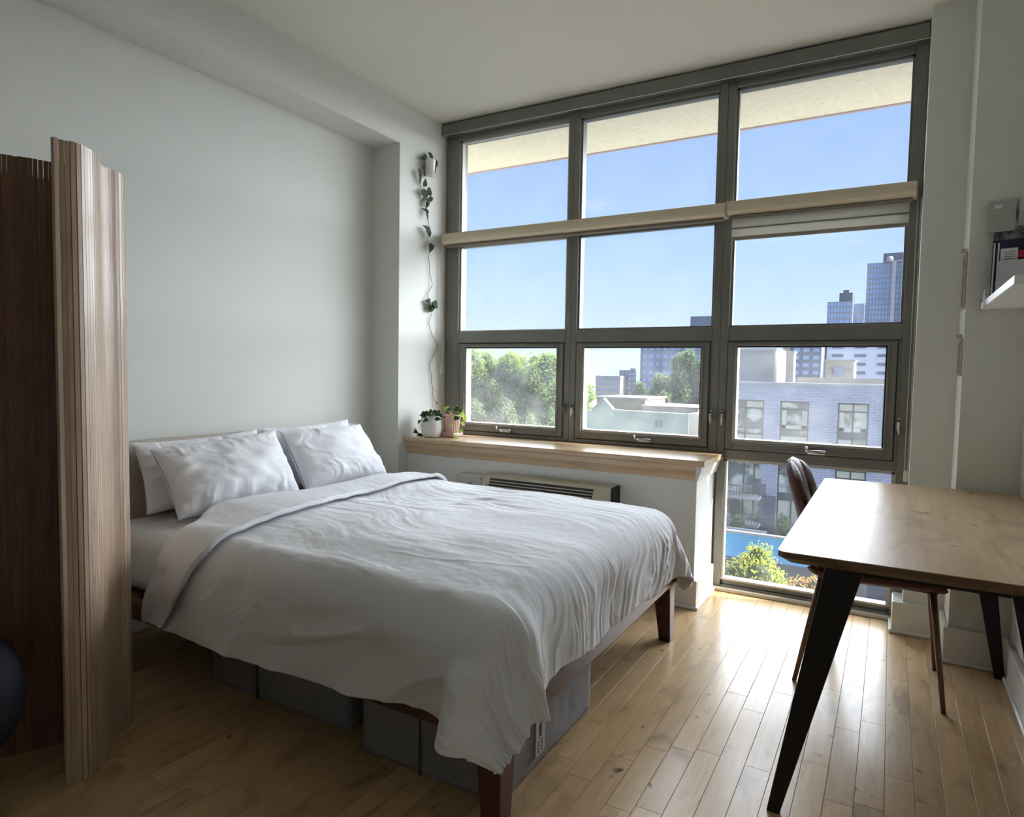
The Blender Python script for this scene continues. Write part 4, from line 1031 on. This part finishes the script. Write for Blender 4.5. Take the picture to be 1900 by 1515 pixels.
# mint wall building
mw = thing('mint_building', 'low pale mint stucco building with pointed gable below the trees', 'building', (-10, 34, -8))
MB().prism([(-13.5, -8), (-7.07, -8), (-7.07, -1.02), (-11.35, -.96), (-11.65, -.92), (-12.18, -.34), (-12.9, -1.05), (-13.5, -1.08)], 1, 33, 33.3).build('front_wall', m_mint, mw)
BX('side_wall', m_cream, -7.35, -7.05, 33.3, 35.6, -8, -1.05, mw)
MB().prism([(-13.5, -8), (-7.35, -8), (-7.35, -1.25), (-13.5, -1.25)], 1, 33.3, 35.5).build('body', m_mint, mw)
BX('roof_slab', m_roof, -13.5, -7.1, 33.3, 35.7, -1.25, -1.16, mw)
MB().prism([(-12.18, -.30), (-11.62, -.89), (-11.68, -.95), (-12.18, -.42), (-12.86, -1.06), (-12.95, -1.02)], 1, 32.92, 33.34).build('gable_coping', m_white_r, mw)
BX('window', m_apt, -9.0, -8.8, 32.96, 33.0, -1.85, -1.45, mw); BX('window', m_apt, -8.72, -8.55, 32.96, 33.0, -1.85, -1.45, mw)
ph = thing('pink_house', 'pale pink flat-roofed house behind the mint gable', 'building', (-14, 45, -8))
BX('wall', m_pinkr, -17.6, -13.6, 45, 50, -8, -.78, ph); BX('roof', m_roof, -17.8, -13.4, 44.9, 50.1, -.78, -.66, ph); BX('chimney', m_bronze, -16.6, -16.4, 44.9, 45.1, -1.6, -.9, ph); BX('chimney', m_bronze, -13.9, -13.7, 44.9, 45.1, -1.6, -.9, ph)
BX('annex', m_roof, -13.5, -9.3, 44, 49, -8, -1.25, ph); BX('annex_roof', m_pinkr, -13.6, -9.2, 43.9, 49, -1.25, -1.18, ph)

# blue hoarding: separate panels
hbd = thing('blue_hoarding', 'bright blue panelled hoarding beyond the floor window', 'fence', (-1.5, 20, -8))
for k in range(12):
    BX('panel', m_bluew, -4.4 + k * .55, -4.4 + k * .55 + .535, 20 + .012 * (k % 2), 20.06, -5.2, -4.33, hbd, c=.01)
BX('base_wall', m_ground, -4.45, 2.25, 20.0, 20.1, -8, -5.2, hbd)
BX('top_rail', m_white_r, -4.45, 2.25, 19.95, 20.12, -4.33, -4.26, hbd)
# parked cars and kerbs in the street
def car(x, y, col, label, ang=0):
    t = thing('car', label, 'car', (x, y, -8), group='cars parked in the street below')
    mc = M('car_paint', col, .3)
    L, Wd = 4.2, 1.75
    body = [(-L / 2, .35), (-L / 2 + .1, .8), (-L / 2 + .9, .92), (-L / 2 + 1.5, 1.42), (L / 2 - 1.2, 1.45), (L / 2 - .4, .95), (L / 2, .8), (L / 2, .35)]
    o = MB().prism(body, 1, -Wd / 2, Wd / 2).build('body', mc, None, bevel=.08); o.parent = t
    o = MB().prism([(-L / 2 + 1.0, .93), (-L / 2 + 1.55, 1.38), (L / 2 - 1.25, 1.40), (L / 2 - .6, .95)], 1, -Wd / 2 - .01, Wd / 2 + .01).build('window_band', m_gask, None); o.parent = t
    for sx in (-1.3, 1.3):
        for sy in (-.8, .8):
            o = MB().tube([(sx, sy - .1, .33), (sx, sy + .1, .33)], .33, 16).build('wheel', m_gask, None); o.parent = t
    t.rotation_euler = (0, 0, ang); return t
car(3.6, 18.4, (226, 228, 230), 'white car parked in the street, seen through the floor window under the desk', .3)
car(.4, 21.5, (88, 104, 130), 'blue grey car parked behind the yellow-green tree', .2)
car(4.6, 22.5, (120, 124, 130), 'grey car parked further right in the street', .1)

# trees ---------------------------------------------------------------
def fol_mat(name, c, tcol, tw=.35, rnd=.25, sc=1.2):
    return M(name, c, .7, col2=tuple(int(v * (1 - rnd)) for v in c), scale=sc, trans=(tcol, tw), lo=.4, hi=.62)
m_fol = fol_mat('tree_foliage', (124, 148, 72), (170, 196, 94))
m_fol2 = fol_mat('tree_foliage_cool', (102, 124, 82), (146, 168, 104))
m_foly = fol_mat('tree_foliage_yellow', (160, 170, 60), (200, 204, 84), .45, .12, 3)
m_folo = fol_mat('tree_foliage_orange', (180, 140, 70), (210, 168, 80), .45, .12, 3)
m_bark = M('bark', (96, 82, 66), .9)
def tree(name, label, x, y, zb, zt, rx, nleaf, lsize, mat, lumps=14, group=None, squash=1.0):
    t = thing(name, label, 'tree', (x, y, zb), group=group)
    r_ = random.Random(int(x * 31 + y * 17 + zt * 7)); rs = np.random.RandomState(abs(int(x * 37 + y * 13)) + 5)
    H = zt - zb; zc0 = zb + H * .22
    L = []
    for i in range(lumps):
        q = (i + .5) / lumps; z = zc0 + (zt - zc0) * q * .92; rad = rx * (.95 * math.sin(pi * min(.96, (.28 + .66 * q))) ** .7) if lumps < 30 else rx * (1 - .45 * q ** 3)
        a_ = r_.uniform(0, 2 * pi); d = rad * r_.uniform(.3, .8); s = rx * r_.uniform(.24, .4) if lumps > 24 else rx * r_.uniform(.34, .5)
        L.append((x + d * cos(a_), y + d * sin(a_), min(z, zt - s * .9), s, s * r_.uniform(1.0, 1.5) * squash))
    core = MB()  # dark lumps added inside the crown in place of self-shadow
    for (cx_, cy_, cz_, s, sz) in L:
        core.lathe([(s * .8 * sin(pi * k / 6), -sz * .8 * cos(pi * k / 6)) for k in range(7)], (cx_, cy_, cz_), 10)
    core.build('inner_shade_lumps', m_foldk, t, smooth=True, kind='stuff')
    n = nleaf; li = rs.randint(0, len(L), n); Ls = np.array(L)[li]
    dirs = rs.normal(size=(n, 3)); dirs /= np.linalg.norm(dirs, axis=1, keepdims=True)
    rr = rs.uniform(.72, 1.18, n) ** 1
    bump = 1 + .22 * np.sin(dirs[:, 0] * 7 + Ls[:, 0] * 3) * np.cos(dirs[:, 2] * 6 + Ls[:, 2] * 5)
    rr = rr * bump
    c = Ls[:, :3] + dirs * np.stack([Ls[:, 3], Ls[:, 3], Ls[:, 4]], 1) * rr[:, None]
    u = rs.normal(size=(n, 3)); u /= np.linalg.norm(u, axis=1, keepdims=True); w = np.cross(u, dirs + rs.normal(size=(n, 3)) * .5); w /= np.linalg.norm(w, axis=1, keepdims=True) + 1e-9
    s = (lsize * rs.uniform(.6, 1.4, n))[:, None]
    V_ = np.stack([c - u * s, c + w * s * .5, c + u * s, c - w * s * .5], 1).reshape(-1, 3) - np.array(t.location)
    me = bpy.data.meshes.new('foliage'); me.from_pydata(V_.tolist(), [], np.arange(n * 4).reshape(n, 4).tolist()); me.materials.append(mat)
    o = bpy.data.objects.new('foliage', me); COL.objects.link(o); o.parent = t; o['kind'] = 'stuff'
    MB().tube([(x, y, zb), (x + .05 * H * .2, y, zb + H * .3), (x, y, zb + H * .6)], [rx * .1, rx * .08, rx * .04], 10).build('trunk', m_bark, t, smooth=True)
    for k in range(3):
        a_ = k * 2.1; MB().tube([(x, y, zb + H * .3), (x + rx * .5 * cos(a_), y + rx * .5 * sin(a_), zb + H * .55)], [rx * .05, rx * .02], 8).build('branch', m_bark, t)
    return t
G1 = 'green trees filling the left window'
for (x, y, zt, rx, lab) in ((-28.2, 41, 2.0, 2.3, 'leftmost leafy green tree through the left window'), (-25.6, 40, 2.85, 2.4, 'tall leafy green tree second from left through the left window'), (-22.7, 40.5, 2.6, 2.4, 'leafy green tree in the middle of the left window'), (-19.7, 40, 2.5, 2.4, 'leafy green tree at the right edge of the left window'), (-17.3, 41, .9, 1.5, 'green treetop at the left edge of the middle window')):
    tree('leafy_tree', lab, x, y, -8, zt, rx, 24000, .10, m_fol, 46, G1)
for (x, y, zt, rx, lab) in ((-28.4, 46, 1.9, 2.6, 'green tree half hidden behind the leftmost ones in the left window'), (-25.6, 46, 2.2, 2.6, 'green tree filling the gap behind the two tallest left window trees'), (-22.6, 46, 2.3, 2.6, 'green tree filling the gap behind at the right of the left window')):
    tree('leafy_tree', lab, x, y, -8, zt, rx, 12000, .12, m_fol, 36, G1)
for (x, y, zt, rx, lab) in ((-24, 36.5, -.9, 1.6, 'lower rounded green tree in front of the left window treeline'), (-21, 36.8, -1.2, 1.5, 'lower green tree near the right of the left window treeline')):
    tree('leafy_tree', lab, x, y, -8, zt, rx, 9000, .11, m_fol2, 22, G1)
G2 = 'dusty green trees right of the gable'
for (x, y, zt, rx, lab) in ((-19.3, 60, .4, 1.7, 'low dusty green tree left of the group in the middle window'), (-17.0, 60, 1.3, 1.9, 'dusty green tree in the middle of the group behind the mint building'), (-14.4, 59, 3.4, 2.1, 'tallest dusty green tree at the right of the middle window'), (-12.4, 60, 4.4, 2.0, 'dusty green tree at the far right edge of the middle window'), (-15.8, 57, -.6, 1.6, 'lower dusty green tree in front of the group behind the mint building')):
    tree('dusty_tree', lab, x, y, -8, zt, rx, 9000, .13, m_fol2, 26, G2)
tree('yellow_tree', 'bright yellow-green tree down in the street beyond the floor window', -.62, 17, -8, -4.15, 1.05, 9000, .055, m_foly, 20)
tree('orange_tree', 'small orange-tinted tree beside the yellow-green tree', .95, 16.4, -8, -4.55, .75, 5000, .05, m_folo, 12)
tree('street_shrub', 'small bright green shrub by the street under the desk edge', 2.55, 16.5, -8, -4.9, .45, 2500, .05, m_foly, 8)
tree('planter_shrub', 'dark green shrub on the planter wall left of the chair back', -2.9, 25.75, -6.2, -5.0, .45, 1500, .06, m_fol2, 6)
tree('planter_shrub', 'green shrub on the planter wall right behind the chair back', -1.0, 25.85, -6.5, -4.75, .6, 2000, .06, m_fol2, 6)
